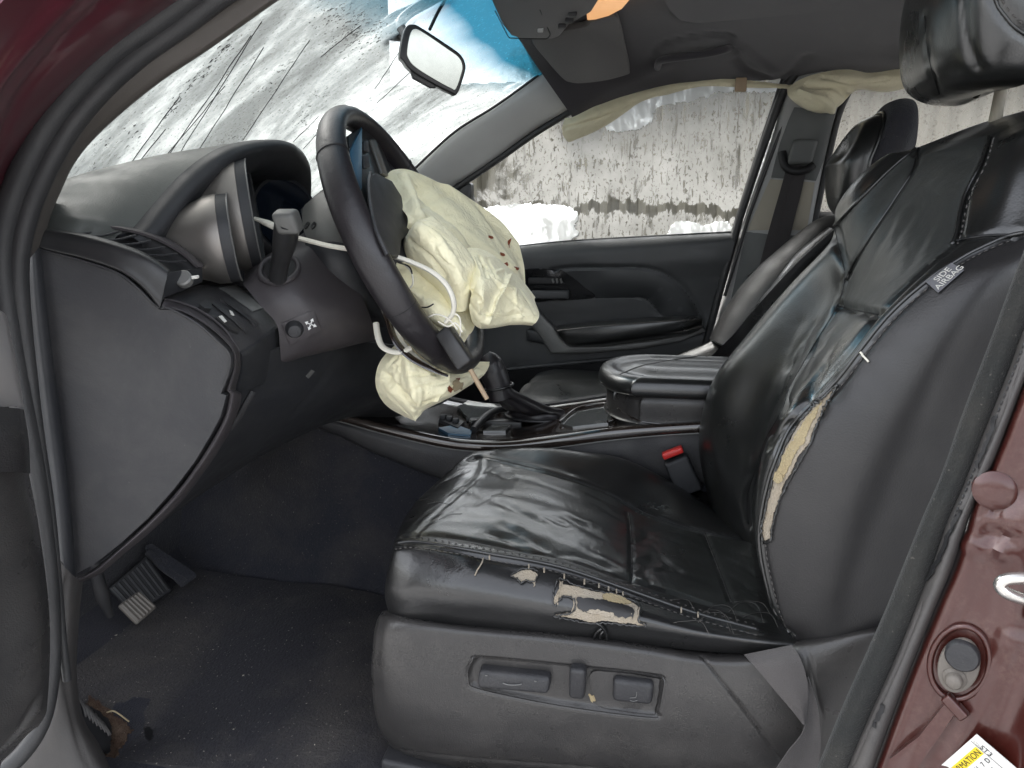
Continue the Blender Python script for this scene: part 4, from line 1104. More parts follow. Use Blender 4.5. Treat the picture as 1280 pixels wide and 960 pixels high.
# silver cowls and gauges
axg = np.array([.90, .43, .10])
def cowl(cpx, r, L, mat):
    c = P(*cpx)
    return lathe('gauge_cowl', c, axg, [(-L, r*.34), (-L*.75, r*.58), (-L*.5, r*.78), (-L*.25, r*.91), (-.012, r*.985), (0, r), (.003, r), (.004, r*.97), (.001, r*.93), (-L*.3, r*.84), (-L*.6, r*.5), (-L*.62, .001)], mat, da, 64)
def collar(cpx, r):
    c = P(*cpx)
    k = lathe('gauge_collar', c, axg, [(-.004, r*.90), (0, r*.985), (.016, r*.985), (.018, r*.97), (.016, r*.93), (0, r*.9)], M['dash_dark'], da, 64)
    e1_ = np.cross(axg, (0, 0, 1.0)); e1_ /= np.linalg.norm(e1_); a_ = axg/np.linalg.norm(axg); e2_ = np.cross(a_, e1_)
    tube('collar_edge', [c + (e1_*math.cos(t) + e2_*math.sin(t))*r*.98 + a_*.017 for t in np.linspace(0, 6.283, 40, endpoint=False)], .0011, M['grey_trim'], k, 6, 80, closed=True)
collar((277,299,.935), .058); collar((304,273,1.01), .081)
g1 = cowl((277,299,.935), .058, .085, M['silver'])
lathe('gauge_lens', P(277,299,.935) - axg*.012, axg, [(-.004,.050),(0,.050),(.001,.001)], M['dial'], g1, 40)
g2 = cowl((304,273,1.01), .081, .095, M['silver'])
lathe('gauge_lens', P(304,273,1.01) - axg*.012, axg, [(-.004,.070),(0,.070),(.001,.001)], M['dial'], g2, 40)
ax3 = np.array([.86, -.46, .20]); ax3 /= np.linalg.norm(ax3)
g3 = lathe('gauge_face', P(358,270,1.16), ax3, [(-.03,.062),(0,.064),(.003,.062),(.001,.058),(.001,.001)], M['dash_dark'], da, 48)
lathe('gauge_lens', P(358,270,1.16) + ax3*.002, ax3, [(-.002,.057),(0,.057),(.001,.001)], M['dial'], g3, 48)
lathe('gauge_surround', P(330,285,1.09), ax3, [(-.10,.075),(-.05,.07),(-.045,.001)], M['dash_dark'], da, 40)

# side vent
vt_top = [(40,287,.758),(70,290,.765),(108,296,.770),(148,307,.776),(183,321,.782),(210,340,.788)]
vt_bot = [(44,309,.752),(70,315,.757),(105,323,.762),(150,338,.768),(178,358,.774),(200,384,.780)]
rows = [[tuple(np.array(a) + (2,-3,.010)), a, tuple(np.array(a)*.75 + np.array(c)*.25 + (0,0,-.003)), tuple(np.array(a)*.3 + np.array(c)*.7 + (0,0,-.002)), c, tuple(np.array(c) + (0,2,.015))] for a, c in zip(vt_top, vt_bot)]
Surf(rows, 24, 60).build('vent_band', M['trim_black'], da, .002)
vo_ = [(60,279,.80),(100,279,.81),(140,281,.83),(190,292,.85),(230,312,.865),(254,333,.87)]
rows = [[tuple(np.array(o_) + (2,-2,.02)), o_, tuple(np.array(o_)*.86 + np.array(i_)*.14 + (0,-1,0))] for o_, i_ in zip(vo_, vt_top)]
Surf(rows, 12, 60).build('vent_outer_rim', M['column'], da, .003)
rows = [[tuple(np.array(i_) + (0,1,.002)), tuple(np.array(i_)*.85 + np.array(o_)*.15), ] for o_, i_ in zip(vo_, vt_top)]
# recessed tray and slats
rows = [[tuple(np.array(i_) + (0,-1,.003)), tuple(np.array(i_)*.6 + np.array(o_)*.4 + (0,12,.01)), tuple(np.array(i_)*.3 + np.array(o_)*.7 + (0,10,.01)), tuple(np.array(o_) + (0,0,0))] for o_, i_ in zip(vo_, vt_top)]
Surf(rows, 16, 60).build('vent_tray', M['black'], da)
for k in range(9):
    t = .16 + k*.088
    oi = np.array([np.interp(min(1, t + .05), np.linspace(0, 1, 6), np.array(vo_)[:, j]) for j in range(3)])
    ii = np.array([np.interp(t - .03, np.linspace(0, 1, 6), np.array(vt_top)[:, j]) for j in range(3)])
    a, c = P(*(ii + (0, 0, .004))), P(*(oi*.8 + ii*.2 + (0, 2, 0)))
    tube('vent_slat', [a, (a + c)/2 - np.array([0, 0, .002]), c], .0013, M['dash'], da, 6, 8)
# vent end face with thumb wheel
ef = [(210,340,.788),(253,334,.868),(254,352,.868),(232,362,.83),(206,372,.79),(201,384,.781)]
slab('vent_end', ef, (-.012, .006, -.004), M['dash_dark'], da, .002)
lathe('vent_thumbwheel', P(230,349,.820), (.2,-.8,.5), [(-.004,.010),(.004,.010),(.006,.008),(.006,.001)], M['grey_trim'], da, 20, sx=1.0)
rbox('thumbwheel_tab', P(240,347,.822), (.007,.002,.001), (0,.003,0), (0,0,.002), .001, M['pale'], da, 1)

# switch panel
sp = [
 [(203,374,.80),(222,378,.815),(252,390,.825),(280,412,.832),(299,440,.835)],
 [(226,362,.86),(246,366,.862),(272,380,.865),(300,400,.866),(318,428,.866)],
 [(252,356,.92),(274,362,.92),(296,374,.92),(322,392,.918),(338,412,.916)],
 [(270,352,.97),(292,356,.97),(316,366,.97),(338,382,.965),(350,404,.96)]]
ss = Surf(sp, 40, 40); sso = ss.build('switch_panel', M['dash'], da, .004)
rows = [[tuple(np.array(a) + (0,-1,.002)) for a in [(299,440,.835),(318,428,.866),(338,412,.916),(350,404,.96)]],
        [(303,446,.838),(322,434,.87),(341,418,.92),(352,410,.962)],
        [(302,466,.845),(322,456,.88),(342,444,.93),(352,436,.97)],
        [(296,490,.845),(318,484,.89),(340,474,.94),(352,466,.98)]]
Surf(rows, 20, 24).build('switch_panel_front', M['dash_dark'], da, .003)
patch_on('panel_plate', ss, [(274,361),(296,357),(328,386),(315,390)], M['grey_trim'], da, .0015, .0015)
def key(px, nm, mat, h): patch_on(nm, ss, px, mat, da, h, h + .002)
key([(262,380),(268,378),(310,414),(305,417)], 'switch_key', M['dash'], .003)
key([(275,376),(282,373),(322,405),(318,409)], 'switch_key', M['dash'], .003)
key([(247,386),(254,380),(262,384),(261,391),(253,393)], 'mirror_selector', M['trim_black'], .007)
key([(268,399),(276,397),(284,403),(297,413),(295,418),(286,414),(277,407)], 'dimmer_switch', M['trim_black'], .004)
patch_on('switch_mark', ss, [(271,399),(275,398),(281,405),(278,406)], M['pale'], da, .0055, .001)
patch_on('switch_mark', ss, [(285,391),(289,393),(291,397),(287,396)], M['pale'], da, .0042, .001)
tube('switch_panel_edge', [P(x, y, Y - .001) for x, y, Y in [(204,374,.80),(222,377,.815),(252,389,.825),(280,411,.832),(299,439,.835)]], .0014, M['column'], da, 6)

# knee panel below the column
rows = [
 [(292,448,.84),(330,440,.90),(372,430,.98),(420,425,1.06),(480,430,1.20),(560,440,1.36)],
 [(296,470,.85),(335,465,.92),(380,460,1.00),(430,455,1.09),(490,460,1.23),(560,470,1.38)],
 [(286,500,.85),(330,505,.93),(380,500,1.02),(430,495,1.12),(490,495,1.26),(560,500,1.39)],
 [(264,556,.84),(300,550,.93),(345,545,1.03),(395,532,1.16),(440,520,1.30),(500,520,1.39)],
 [(222,620,.82),(250,608,.93),(290,590,1.05),(330,568,1.22),(380,540,1.36),(440,530,1.42)],
 [(150,690,.80),(180,670,.93),(220,640,1.06),(260,610,1.25),(320,570,1.38),(380,545,1.44)]]
ks = Surf(rows, 50, 50)
ks.groove([(420,445),(390,490),(350,535),(327,562)], .004, .003)
ks.groove([(300,500),(290,525),(268,560),(240,596)], .006, .004)
kso = ks.build('knee_panel', M['dash_dark'], da, .004)
patch_on('panel_chip', ks, [(382,470),(389,462),(393,464),(385,473)], M['grey_trim'], da, .001, .001)
tube('knee_panel_handle', [ks.hit(x, y, .004)[0] for x, y in [(313,488),(306,500),(296,520),(284,534)]], .0035, M['dash'], da, 6)

# ================================================================ steering column
co_ = thing('steering_column', 'charcoal steering column shroud with a light stalk and tilt knob', 'steering column', P(390, 360, 1.05))
rows = [
 [(300,352,.96),(318,330,.98),(340,315,1.0),(372,296,1.04),(408,270,1.08)],
 [(306,358,.93),(326,340,.945),(350,328,.96),(385,314,1.0),(420,298,1.05)],
 [(326,382,.92),(345,370,.925),(372,362,.94),(405,355,.98),(440,345,1.03)],
 [(346,406,.925),(366,400,.93),(392,395,.945),(425,392,.98),(460,388,1.04)],
 [(350,436,.935),(370,432,.94),(398,424,.96),(432,418,1.0),(466,410,1.06)],
 [(352,455,.96),(374,448,.97),(404,440,1.0),(436,432,1.04),(468,424,1.10)],
 [(356,440,1.05),(380,440,1.06),(412,436,1.08),(442,430,1.12),(470,424,1.16)]]
shs = Surf(rows, 60, 60)
sh = shs.build('column_shroud', M['column'], co_, .003)
ringp = [shs.hit(349 + 23*math.cos(t) + 4*math.sin(t), 338 + 16*math.sin(t) - 6*math.cos(t), .002)[0] for t in np.linspace(0, 6.283, 36, endpoint=False)]
tube('stalk_ring', ringp, .004, M['column'], co_, 8, 70, closed=True)
patch_on('stalk_well', shs, [(330,335),(338,326),(352,322),(366,326),(371,336),(366,346),(352,353),(338,350)], M['black'], co_, .0025, .002, m=40)
tube('light_stalk', [P(347,347,.93), P(350,330,.915), P(355,306,.895), P(358,288,.88), P(360,275,.87)], [.012,.0115,.012,.0145,.0155,.0155], M['trim_black'], co_, 14, 40, aspect=1.0)
rbox('stalk_cap', P(360,277,.868), _rt*.0135, np.array([0,.010,.004]), np.array([-.002,-.004,.0125]), .005, M['shell'], co_)
tube('wiper_stalk', [P(352,287,1.0), P(336,280,1.0), P(318,273,1.0)], [.0055,.005,.0025], M['strap'], co_, 8)
patch_on('knob_plate', shs, [(351,404),(384,390),(393,388),(403,414),(380,424),(362,432)], M['column'], co_, .0015, .0015)
c_, n_ = shs.hit(368, 411, 0)
lathe('tilt_knob', c_, n_, [(-.002,.0125),(.004,.0115),(.010,.0095),(.0125,.008),(.0135,.004),(.0135,.0005)], M['dash'], co_, 24)
for ang in (0, 90, 180, 270):
    a = math.radians(ang + 20); dx, dy = math.cos(a), math.sin(a)
    cx, cy = 387.5, 404.5
    q = [(cx + dx*.6 + dy*.6, cy + dy*.6 - dx*.6), (cx + dx*4.2 + dy*.6, cy + dy*4.2 - dx*.6), (cx + dx*4.0 + dy*2.4, cy + dy*4.0 - dx*2.4), (cx + dx*7.6, cy + dy*7.6), (cx + dx*4.0 - dy*2.4, cy + dy*4.0 + dx*2.4), (cx + dx*4.2 - dy*.6, cy + dy*4.2 + dx*.6), (cx + dx*.6 - dy*.6, cy + dy*.6 + dx*.6)]
    patch_on('arrow_mark', shs, q, M['white'], co_, .0032, .0006)
# rear shell behind the wheel
rows = [
 [(376,262,1.06),(392,246,1.07),(412,232,1.09),(436,226,1.12)],
 [(380,292,1.02),(402,282,1.02),(432,272,1.04),(462,266,1.10)],
 [(384,320,1.01),(410,318,1.0),(444,316,1.02),(480,312,1.09)],
 [(396,352,1.02),(420,356,1.01),(452,356,1.03),(488,352,1.10)],
 [(416,384,1.06),(440,388,1.05),(470,388,1.07),(500,384,1.13)],
 [(432,400,1.14),(460,408,1.13),(490,408,1.14),(515,400,1.18)]]
rs = Surf(rows, 40, 40); rs.groove([(388,303),(420,306),(455,312)], .003, .003)
rs.build('column_shell', M['dash_dark'], co_, .003)
patch_on('shell_upper', rs, [(379,264),(392,249),(412,236),(436,232),(452,268),(462,308),(420,302),(386,300)], M['shell'], co_, .0015, .0015, m=50)
for x, y in ((385,283),(393,283)):
    c_, n_ = rs.hit(x, y, .002)
    lathe('screw_hole', c_, n_, [(-.002,.006),(.0012,.006),(.0012,.0045),(-.001,.0005)], M['black'], co_, 16, sx=.6)

# ================================================================ steering wheel
WC = W(-.3418, 1.08, -.047); tw = math.radians(26.0); ww = math.radians(-1.9)
wu = np.array([math.sin(ww), math.cos(ww), 0]); wv = np.array([-math.sin(tw), 0, math.cos(tw)])
wn = np.cross(wu, wv); wn = -wn if wn[0] < 0 else wn            # towards the driver
def wp(r, ang, h=0.0): a = math.radians(ang); return WC + r*(math.cos(a)*wu + math.sin(a)*wv) + wn*h
st = thing('steering_wheel', 'black leather steering wheel with its centre burst open by the airbag', 'steering wheel', Vector(WC))
ring = np.array([wp(.1925, a) for a in np.linspace(0, 360, 120, endpoint=False)])
upv = np.array([wn]*120)
V, Fc = tube_geo(ring, .0165 + .0018*np.cos(np.radians(np.linspace(0, 360, 120, endpoint=False)*2)), 20, 1.25, upv, True)
rim = mesh_obj('rim', V, Fc, M['wheel'], st)
for a in (205, 335, 40, 140):
    rg = [wp(.1925, a) + (np.cos(t)*(wp(1, a) - WC)*.0172 + np.sin(t)*wn*.0212) for t in np.linspace(0, 6.283, 24, endpoint=False)]
    tube('rim_seam', rg, .0009, M['black'], rim, 6, 40, closed=True)
# spokes and centre pad
def blade(name, a0, a1, r0, r1, h0, h1, mat, th=.014):
    rows = []
    for r, h in ((r0, h0), ((r0+r1)/2, (h0+h1)/2 + .004), (r1, h1)):
        rows.append([wp(r, a0 + (a1-a0)*t, h + .004*math.sin(math.pi*t)) for t in (0, .33, .66, 1)])
    return Surf(rows, 12, 12).build(name, mat, st, th)
blade('spoke', 160, 196, .07, .180, -.018, -.008, M['dash_dark'])
blade('spoke', -16, 20, .07, .180, -.018, -.008, M['dash_dark'])
blade('spoke', 244, 296, .06, .178, -.02, -.010, M['dash_dark'])
blade('spoke_trim', 128, 158, .075, .178, -.010, -.006, M['dash_dark'], .008)
blade('spoke_trim', 22, 52, .075, .178, -.010, -.006, M['dash_dark'], .008)
rows = [[wp(.012, a, .006) for a in range(0, 361, 30)], [wp(.05, a, .012) for a in range(0, 361, 30)], [wp(.078, a, .006) for a in range(0, 361, 30)], [wp(.086, a, -.014) for a in range(0, 361, 30)], [wp(.08, a, -.05) for a in range(0, 361, 30)]]
Surf(rows, 60, 24).build('centre_pad', M['dash_dark'], st)
# facing panel with a blue reflection painted on the trim, keys and silver finger rest, upper far quarter
def facing(name, px, h, th, mat, parent=st, m=None):
    out = []
    for x, y in px:
        r = ray(x, y); t = ((WC + wn*h - EYE) @ wn)/(r @ wn); out.append(EYE + r*t)
    return slab(name, out, -wn*th, mat, parent, .0015, 2, m)
facing('switch_panel', [(436,170),(458,154),(480,190),(500,240),(505,290),(480,300),(466,250),(448,262),(438,215)], .004, .012, M['trim_black'])
facing('spoke_trim_blade', [(437,190),(453,158),(453,235),(450,242)], .008, .004, M['blue'])
facing('wheel_key', [(455,176),(461,174),(462,190),(456,188)], .008, .004, M['dash'])
facing('wheel_key', [(455,194),(461,193),(463,208),(456,210)], .008, .004, M['dash'])
facing('finger_rest', [(464,174),(470,174),(482,208),(486,220),(478,216),(470,192)], .009, .005, M['silver'])
facing('airbag_flap', [(463,220),(470,216),(490,226),(510,258),(520,284),(502,300),(500,322),(486,318),(470,280),(464,250)], .022, .006, M['dash'])
tube('flap_edge', [WC + 0*wn + (EYE + ray(x, y)*(((WC + wn*.024 - EYE) @ wn)/(ray(x, y) @ wn)) - WC) for x, y in [(463,216),(461,232),(464,262),(472,292),(484,318)]], .0028, M['dash'], st, 6)
# torn strip of skin along the lower rim and the loose switch block hanging off it
q = [P(471,372,1.00), P(484,398,.985), P(494,425,.97), P(512,446,.965), P(540,462,.965), P(560,470,.97)]
tube('torn_skin', q, [.001,.0030,.0036,.0036,.003,.0015], M['gloss'], st, 6, aspect=1.6)
q = [P(474,374,1.006), P(490,402,.99), P(502,428,.98), P(522,448,.975), P(548,464,.975)]
tube('torn_lining', q, [.001,.004,.004,.003,.001], M['strap'], st, 6, aspect=1.6)
a, c = P(556,414,.94), P(583,456,.925)
d = c - a; L = np.linalg.norm(d); d /= L
nn = np.cross(d, (0,1,0)); nn /= np.linalg.norm(nn)
rbox('loose_switch_block', (a + c)/2, d*L*.54, nn*.0115, np.cross(d, nn)*.011, .004, M['trim_black'], st)
tube('screw_pin', [P(588,462,.925), P(598,480,.922), P(609,499,.920)], [.0032,.0034,.003], M['wood'], st, 8)

# ================================================================ centre console
cc = thing('centre_console', 'centre console with gloss trim strip, gear lever boot and padded armrest box', 'console', W(-.1, 1.45, -.7))
e1 = [(330,500,1.30),(415,514,1.315),(470,528,1.32),(545,545,1.325),(590,551,1.325),(640,551,1.325),(700,544,1.325),(760,536,1.325),(820,531,1.325),(885,527,1.325),(960,523,1.325)]
e2 = [(330,512,1.298),(415,524,1.312),(470,539,1.316),(545,557,1.32),(590,563,1.32),(640,564,1.32),(700,558,1.32),(760,550,1.32),(820,544,1.32),(885,540,1.32),(960,536,1.32)]
rows = [[tuple(np.array(a) + (0,-3,.02)), a, tuple(np.array(a)*.5 + np.array(c)*.5 + (0,0,-.004)), c, tuple(np.array(c) + (0,1,.01))] for a, c in zip(e1, e2)]
Surf(rows, 16, 90).build('gloss_strip', M['gloss'], cc, .002)
tube('strip_edge', [tuple(np.array(c) + (0,1,-.001)) for c in e2], .0013, M['grey_trim'], cc, 6)
hh = lambda x: float(np.interp(x, [330,395,470,560,640,960], [3,12,26,40,50,66]))
rows = [[tuple(np.array(c) + (0,1.5,.004)), tuple(np.array(c) + (0,.4*hh(c[0]),.0)), tuple(np.array(c) + (0,hh(c[0]),.006)), tuple(np.array(c) + (0,hh(c[0])+2,.03))] for c in e2]
Surf(rows, 16, 90).build('side_panel', M['dash'], cc, .003)
# top deck
rows = []
for (x, y, Y) in e1:
    a = P(x, y - 2, Y + .012)
    rows.append([a, a + np.array([0, .03, -.004]), a + np.array([0, .12, -.006]), a + np.array([0, .21, -.004]), a + np.array([0, .24, 0])])
deck = Surf(rows, 30, 80); deck.build('top_deck', M['gloss'], cc, .003)
# far side of the console
rows = [[np.array(r[-1]) + np.array([0, dy, dz]) for dy, dz in ((0, 0), (.02, -.02), (.03, -.25))] for r in rows]
Surf(rows, 10, 60).build('far_side_panel', M['dash'], cc, .003)
# glossy storage bits ahead of the lever
patch_on('cup_tray', deck, [(720,516),(756,509),(767,512),(769,524),(760,530),(716,535),(700,531)], M['clear'], cc, .003, .004)
tube('tray_rim', [deck.hit(x, y, .006)[0] for x, y in [(700,531),(722,514),(756,508),(768,513),(769,526),(760,531)]], .0028, M['gloss'], cc, 8)
patch_on('ash_lid', deck, [(572,512),(592,500),(612,504),(626,516),(604,524),(590,534)], M['clear'], cc, .008, .006, 1.0)
patch_on('console_switches', deck, [(548,528),(556,522),(580,530),(572,538)], M['dash'], cc, .006, .006)
for x, y in ((553,527),(561,529),(569,532)): rbox('console_switch', deck.hit(x, y, .010)[0], _rt*.006, np.array([0,.006,0]), np.array([0,0,.005]), .002, M['dash_dark'], cc)
patch_on('painted_blue_glint', deck, [(548,537),(570,533),(590,540),(588,546),(560,544)], M['blue'], cc, .004, .004)  # flat blue patch painted in place of a glint
rbox('shift_gate', deck.hit(620,530,.004)[0], np.array([.055,0,0]), np.array([0,.012,0]), np.array([0,0,.006]), .003, M['trim_black'], cc)
tube('gate_arm', [deck.hit(592,541,.006)[0], deck.hit(606,531,.016)[0], deck.hit(622,524,.02)[0], deck.hit(636,520,.016)[0]], .0075, M['trim_black'], cc, 8)
patch_on('gate_indicator', deck, [(604,541),(618,531),(640,532),(632,541)], M['clear'], cc, .004, .004)
# crumpled plastic scraps on the far side by the armrest
def boot_ring(c, rx, ry, n=28, fold=0.0, ph=0.0):
    return [np.asarray(c) + np.array([rx*math.cos(t)*(1 + fold*math.sin(7*t + ph)), ry*math.sin(t)*(1 + fold*math.sin(7*t + ph)), .003*math.sin(5*t + ph)*fold*6]) for t in np.linspace(0, 2*math.pi, n, endpoint=False)]
b0 = deck.hit(672, 522, .004)[0]; b3 = P(624, 486, 1.43)
rows = [boot_ring(b0, .062, .040), boot_ring(b0 + np.array([-.004, 0, .012]), .055, .037, fold=.05, ph=0), boot_ring(b0*.66 + b3*.34 + np.array([.006, 0, -.002]), .048, .034, fold=.06, ph=.7), boot_ring(b0*.3 + b3*.7, .034, .028, fold=.05, ph=1.5), boot_ring(b3, .026, .024), boot_ring(b3 + np.array([-.004,0,.012]), .027, .025)]
bs = Surf(rows, 84, 50, closed=True); bs.build('gear_boot', M['wheel'], cc)
tube('boot_rim', boot_ring(b0, .066, .043), .004, M['trim_black'], cc, 8, 80, closed=True)
tube('gear_lever', [P(627,498,1.43), P(622,480,1.43), P(616,464,1.43), P(612,452,1.43), P(606,444,1.43)], [.025,.025,.026,.027,.024,.012], M['wheel'], cc, 16, 40)
tube('lever_band', [b3 + np.array([math.cos(t)*.027, math.sin(t)*.0255, .004 + .006*math.cos(t)]) for t in np.linspace(0, 6.283, 24, endpoint=False)], .0028, M['leather'], cc, 8, 50, closed=True)
# armrest box
bxo = [(768,488),(776,498),(800,505),(850,503),(900,496),(935,490)]
def arm_ring(z0, grow, Ylo, Yhi):
    # outline of the lid seen from above: rounded front end
    pts = []
    xf, xr = -.075 - grow, .27
    for t in np.linspace(-90, 90, 13): pts.append((xf + .085 - .085*math.cos(math.radians(t))*1.0, (Ylo+Yhi)/2 + (Yhi-Ylo)/2*math.sin(math.radians(t))*1.0))
    pts = [(xr, Ylo)] + [(xr*.6, Ylo)] + pts + [(xr*.6, Yhi), (xr, Yhi)]
    return [np.array([x, y, z0]) for x, y in pts]
zt = P(845, 462, 1.43)[2]
zb = P(800, 525, 1.325)[2]
rows = [arm_ring(zt - .004, -.03, 1.375, 1.54), arm_ring(zt + .002, -.012, 1.350, 1.565), arm_ring(zt - .003, .004, 1.334, 1.58), arm_ring(zt - .018, .010, 1.328, 1.586), arm_ring(zt - .030, .006, 1.330, 1.584), arm_ring(zt - .033, -.004, 1.336, 1.578)]
top_c = [[np.array([min(max(p[0], .02), .26)*(1-k_) + p[0]*k_, 1.4575 + (p[1]-1.4575)*k_, zt + .005]) for p in arm_ring(zt, -.03, 1.375, 1.54)] for k_ in (0.0, .5)]
als = Surf(top_c + rows, 90, 30); lid = als.build('armrest_lid', M['leather_back'], cc)
seam('lid_seam', als, [(775,468),(800,458),(840,450),(880,444),(905,440)], .0007, M['thread'], lid, .0004)
rows = [arm_ring(zt - .034, -.010, 1.338, 1.574), arm_ring(zt - .045, -.006, 1.334, 1.578), arm_ring(zt - .075, -.006, 1.334, 1.578), arm_ring(zb - .01, -.002, 1.332, 1.58)]
bxs = Surf(rows, 90, 20); bxs.build('armrest_bin', M['valance'], cc)
rbox('bin_latch', P(771,492,1.40), (.006,0,0), (0,.02,0), (0,0,.009), .003, M['clear'], cc)
tube('bin_groove', [bxs.hit(x, y, .001)[0] for x, y in [(772,510),(800,526),(840,530),(880,527)]], .0012, M['gloss'], cc, 6)
# ================================================================ driver's seat
ds_ = thing('driver_seat_assembly', 'worn black leather driver seat with torn side bolsters showing pale foam', 'car seat', W(.1, 1.08, -.72))
def B(p, dx=0, dy=0, dz=0): return P(*p) + np.array([dx, dy, dz])
cush = [
 [W(-.27,.845,-.54), W(-.28,.84,-.52), W(-.29,.845,-.50), W(-.29,.87,-.49), W(-.29,.90,-.49), W(-.29,1.0,-.49), W(-.28,1.14,-.49), W(-.27,1.23,-.49), W(-.26,1.29,-.50), W(-.25,1.32,-.52)],
 [(488,768,.835),(482,738,.828),(488,700,.835),(492,686,.850),(494,676,.88),(512,640,1.0),(548,602,1.14),(575,579,1.22),(592,572,1.285),W(-.28,1.32,-.50)],
 [(512,774,.812),(508,735,.806),(512,688,.826),(517,678,.846),(524,662,.882),(545,626,1.0),(577,594,1.14),(602,573,1.225),(618,564,1.288),W(-.24,1.34,-.49)],
 [(560,780,.806),(556,738,.794),(562,692,.822),(566,681,.846),(574,667,.887),(598,630,1.0),(625,596,1.14),(650,579,1.222),(664,560,1.288),W(-.18,1.345,-.48)],
 [(610,786,.804),(606,744,.790),(612,698,.821),(615,687,.846),(624,676,.888),(650,636,1.0),(674,602,1.135),(697,588,1.213),(712,562,1.287),W(-.12,1.348,-.48)],
 [(700,796,.803),(700,758,.788),(700,716,.821),(703,704,.845),(714,697,.885),(735,658,1.0),(748,628,1.125),(762,612,1.2),(780,575,1.285),W(-.05,1.35,-.48)],
 [(790,804,.803),(786,772,.788),(786,744,.821),(789,733,.845),(794,727,.877),(802,692,1.0),(804,657,1.12),(812,641,1.19),(842,604,1.282),W(.01,1.35,-.49)],
 [(870,812,.805),(868,790,.790),(868,771,.821),(870,761,.848),(874,753,.88),(882,718,1.0),(882,682,1.12),(890,668,1.18),(903,644,1.272),W(.07,1.34,-.49)],
 [(955,818,.810),(952,802,.798),(950,791,.822),(954,782,.85),(960,774,.88),(962,738,1.0),(955,700,1.12),(945,682,1.18),(952,668,1.262),W(.13,1.33,-.50)],
 [(1040,826,.82),(1036,812,.81),(1030,804,.825),(1034,798,.85),(1040,790,.88),(1040,756,1.0),(1030,715,1.12),(1020,700,1.18),(1010,690,1.26),W(.20,1.32,-.50)]]
cu = Surf(cush, 150, 190)
near_seam = [(494,684),(520,682),(560,688),(610,697),(700,714),(790,744),(868,771),(950,793)]
far_edge = [(590,575),(604,571),(650,581),(700,594),(760,616),(812,643),(880,664),(940,676)]
near_edge = [(503,670),(545,668),(600,676),(660,688),(720,702),(794,727),(874,753),(950,775)]
cu.groove(far_edge, .007, .007).groove(near_edge, .006, .004).groove(near_seam, .003, .0022)
cu.groove([(786,640),(789,665),(790,700),(790,726)], .0032, .004).groove([(881,666),(890,690),(902,720),(914,752)], .0032, .004)
cu.groove([(603,573),(600,590),(580,612),(556,632),(520,668)], .004, .0014)
# the sitter's hollow, soft folds running along the cushion, puckers at the cross seam
rgw = np.random.default_rng(5)
for _ in range(30):
    x, y = rgw.uniform(590, 765), rgw.uniform(590, 700)
    L = rgw.uniform(18, 60); sl = .45 + rgw.normal(0, .14)
    cu.groove([(x, y), (x + L*.5, y + L*.5*sl + rgw.normal(0, 2)), (x + L, y + L*sl)], rgw.uniform(.005, .012), rgw.uniform(.0006, .0026)*rgw.choice([1, 1, -1]))
for _ in range(22):
    y = rgw.uniform(650, 725); L = rgw.uniform(20, 60)
    cu.groove([(792, y), (792 + L*.5, y - 4 + rgw.normal(0, 3)), (792 + L, y + rgw.normal(0, 10))], rgw.uniform(.002, .005), rgw.uniform(.0008, .0028))
for _ in range(12):
    x = rgw.uniform(900, 950); y = rgw.uniform(690, 770)
    cu.groove([(x, y), (x + 18, y + 6), (x + 34, y + 18)], .003, rgw.uniform(.0006, .002))
for _ in range(14):
    x, y = rgw.uniform(520, 600), rgw.uniform(590, 660); a = rgw.uniform(-.9, -.3)
    cu.groove([(x, y), (x + 14, y + 14*a), (x + 30, y + 28*a)], .0024, rgw.uniform(.0006, .0014))
cu.warp(lambda v: .0016*noise.noise(Vector((v[0]*14, v[1]*30, v[2]*14))) + .0022*noise.noise(Vector(v)*9))
cuo = cu.build('seat_cushion', M['leather'], ds_)
# creased insert skin: same sheet, own leather; assign by position between the two edges
def second_skin(o, surf, poly, mat):
    o.data.materials.append(mat); slot = len(o.data.materials) - 1
    poly = np.array(poly, float)
    V = surf.p.reshape(-1, 3) - EYE
    d = V @ _fw; X = 640 + F_PX*(V @ _rt)/d; Y = 480 - F_PX*(V @ _up)/d
    for p in o.data.polygons:
        i = p.vertices
        if inside(poly, X[list(i)].mean(), Y[list(i)].mean()) : p.material_index = slot
second_skin(cuo, cu, far_edge + near_edge[::-1], M['leather_insert'])
seam('cushion_piping', cu, [(496,679)] + [(x, y - 5) for x, y in near_seam[1:]], .0021, M['leather'], cuo, .0004)
stitches('stitching', cu, [(x, y + 3) for x, y in near_seam], M['thread'], cuo)
stitches('stitching', cu, [(x, y - 10) for x, y in near_seam[1:]], M['thread'], cuo, .009, .003)
seam('insert_seam', cu, far_edge, .0008, M['black'], cuo, -.0002)
seam('insert_seam', cu, [(786,640),(789,665),(790,700),(790,726)], .0009, M['black'], cuo, -.0004)
seam('insert_seam', cu, [(881,666),(890,690),(902,720),(914,752)], .0009, M['black'], cuo, -.0004)
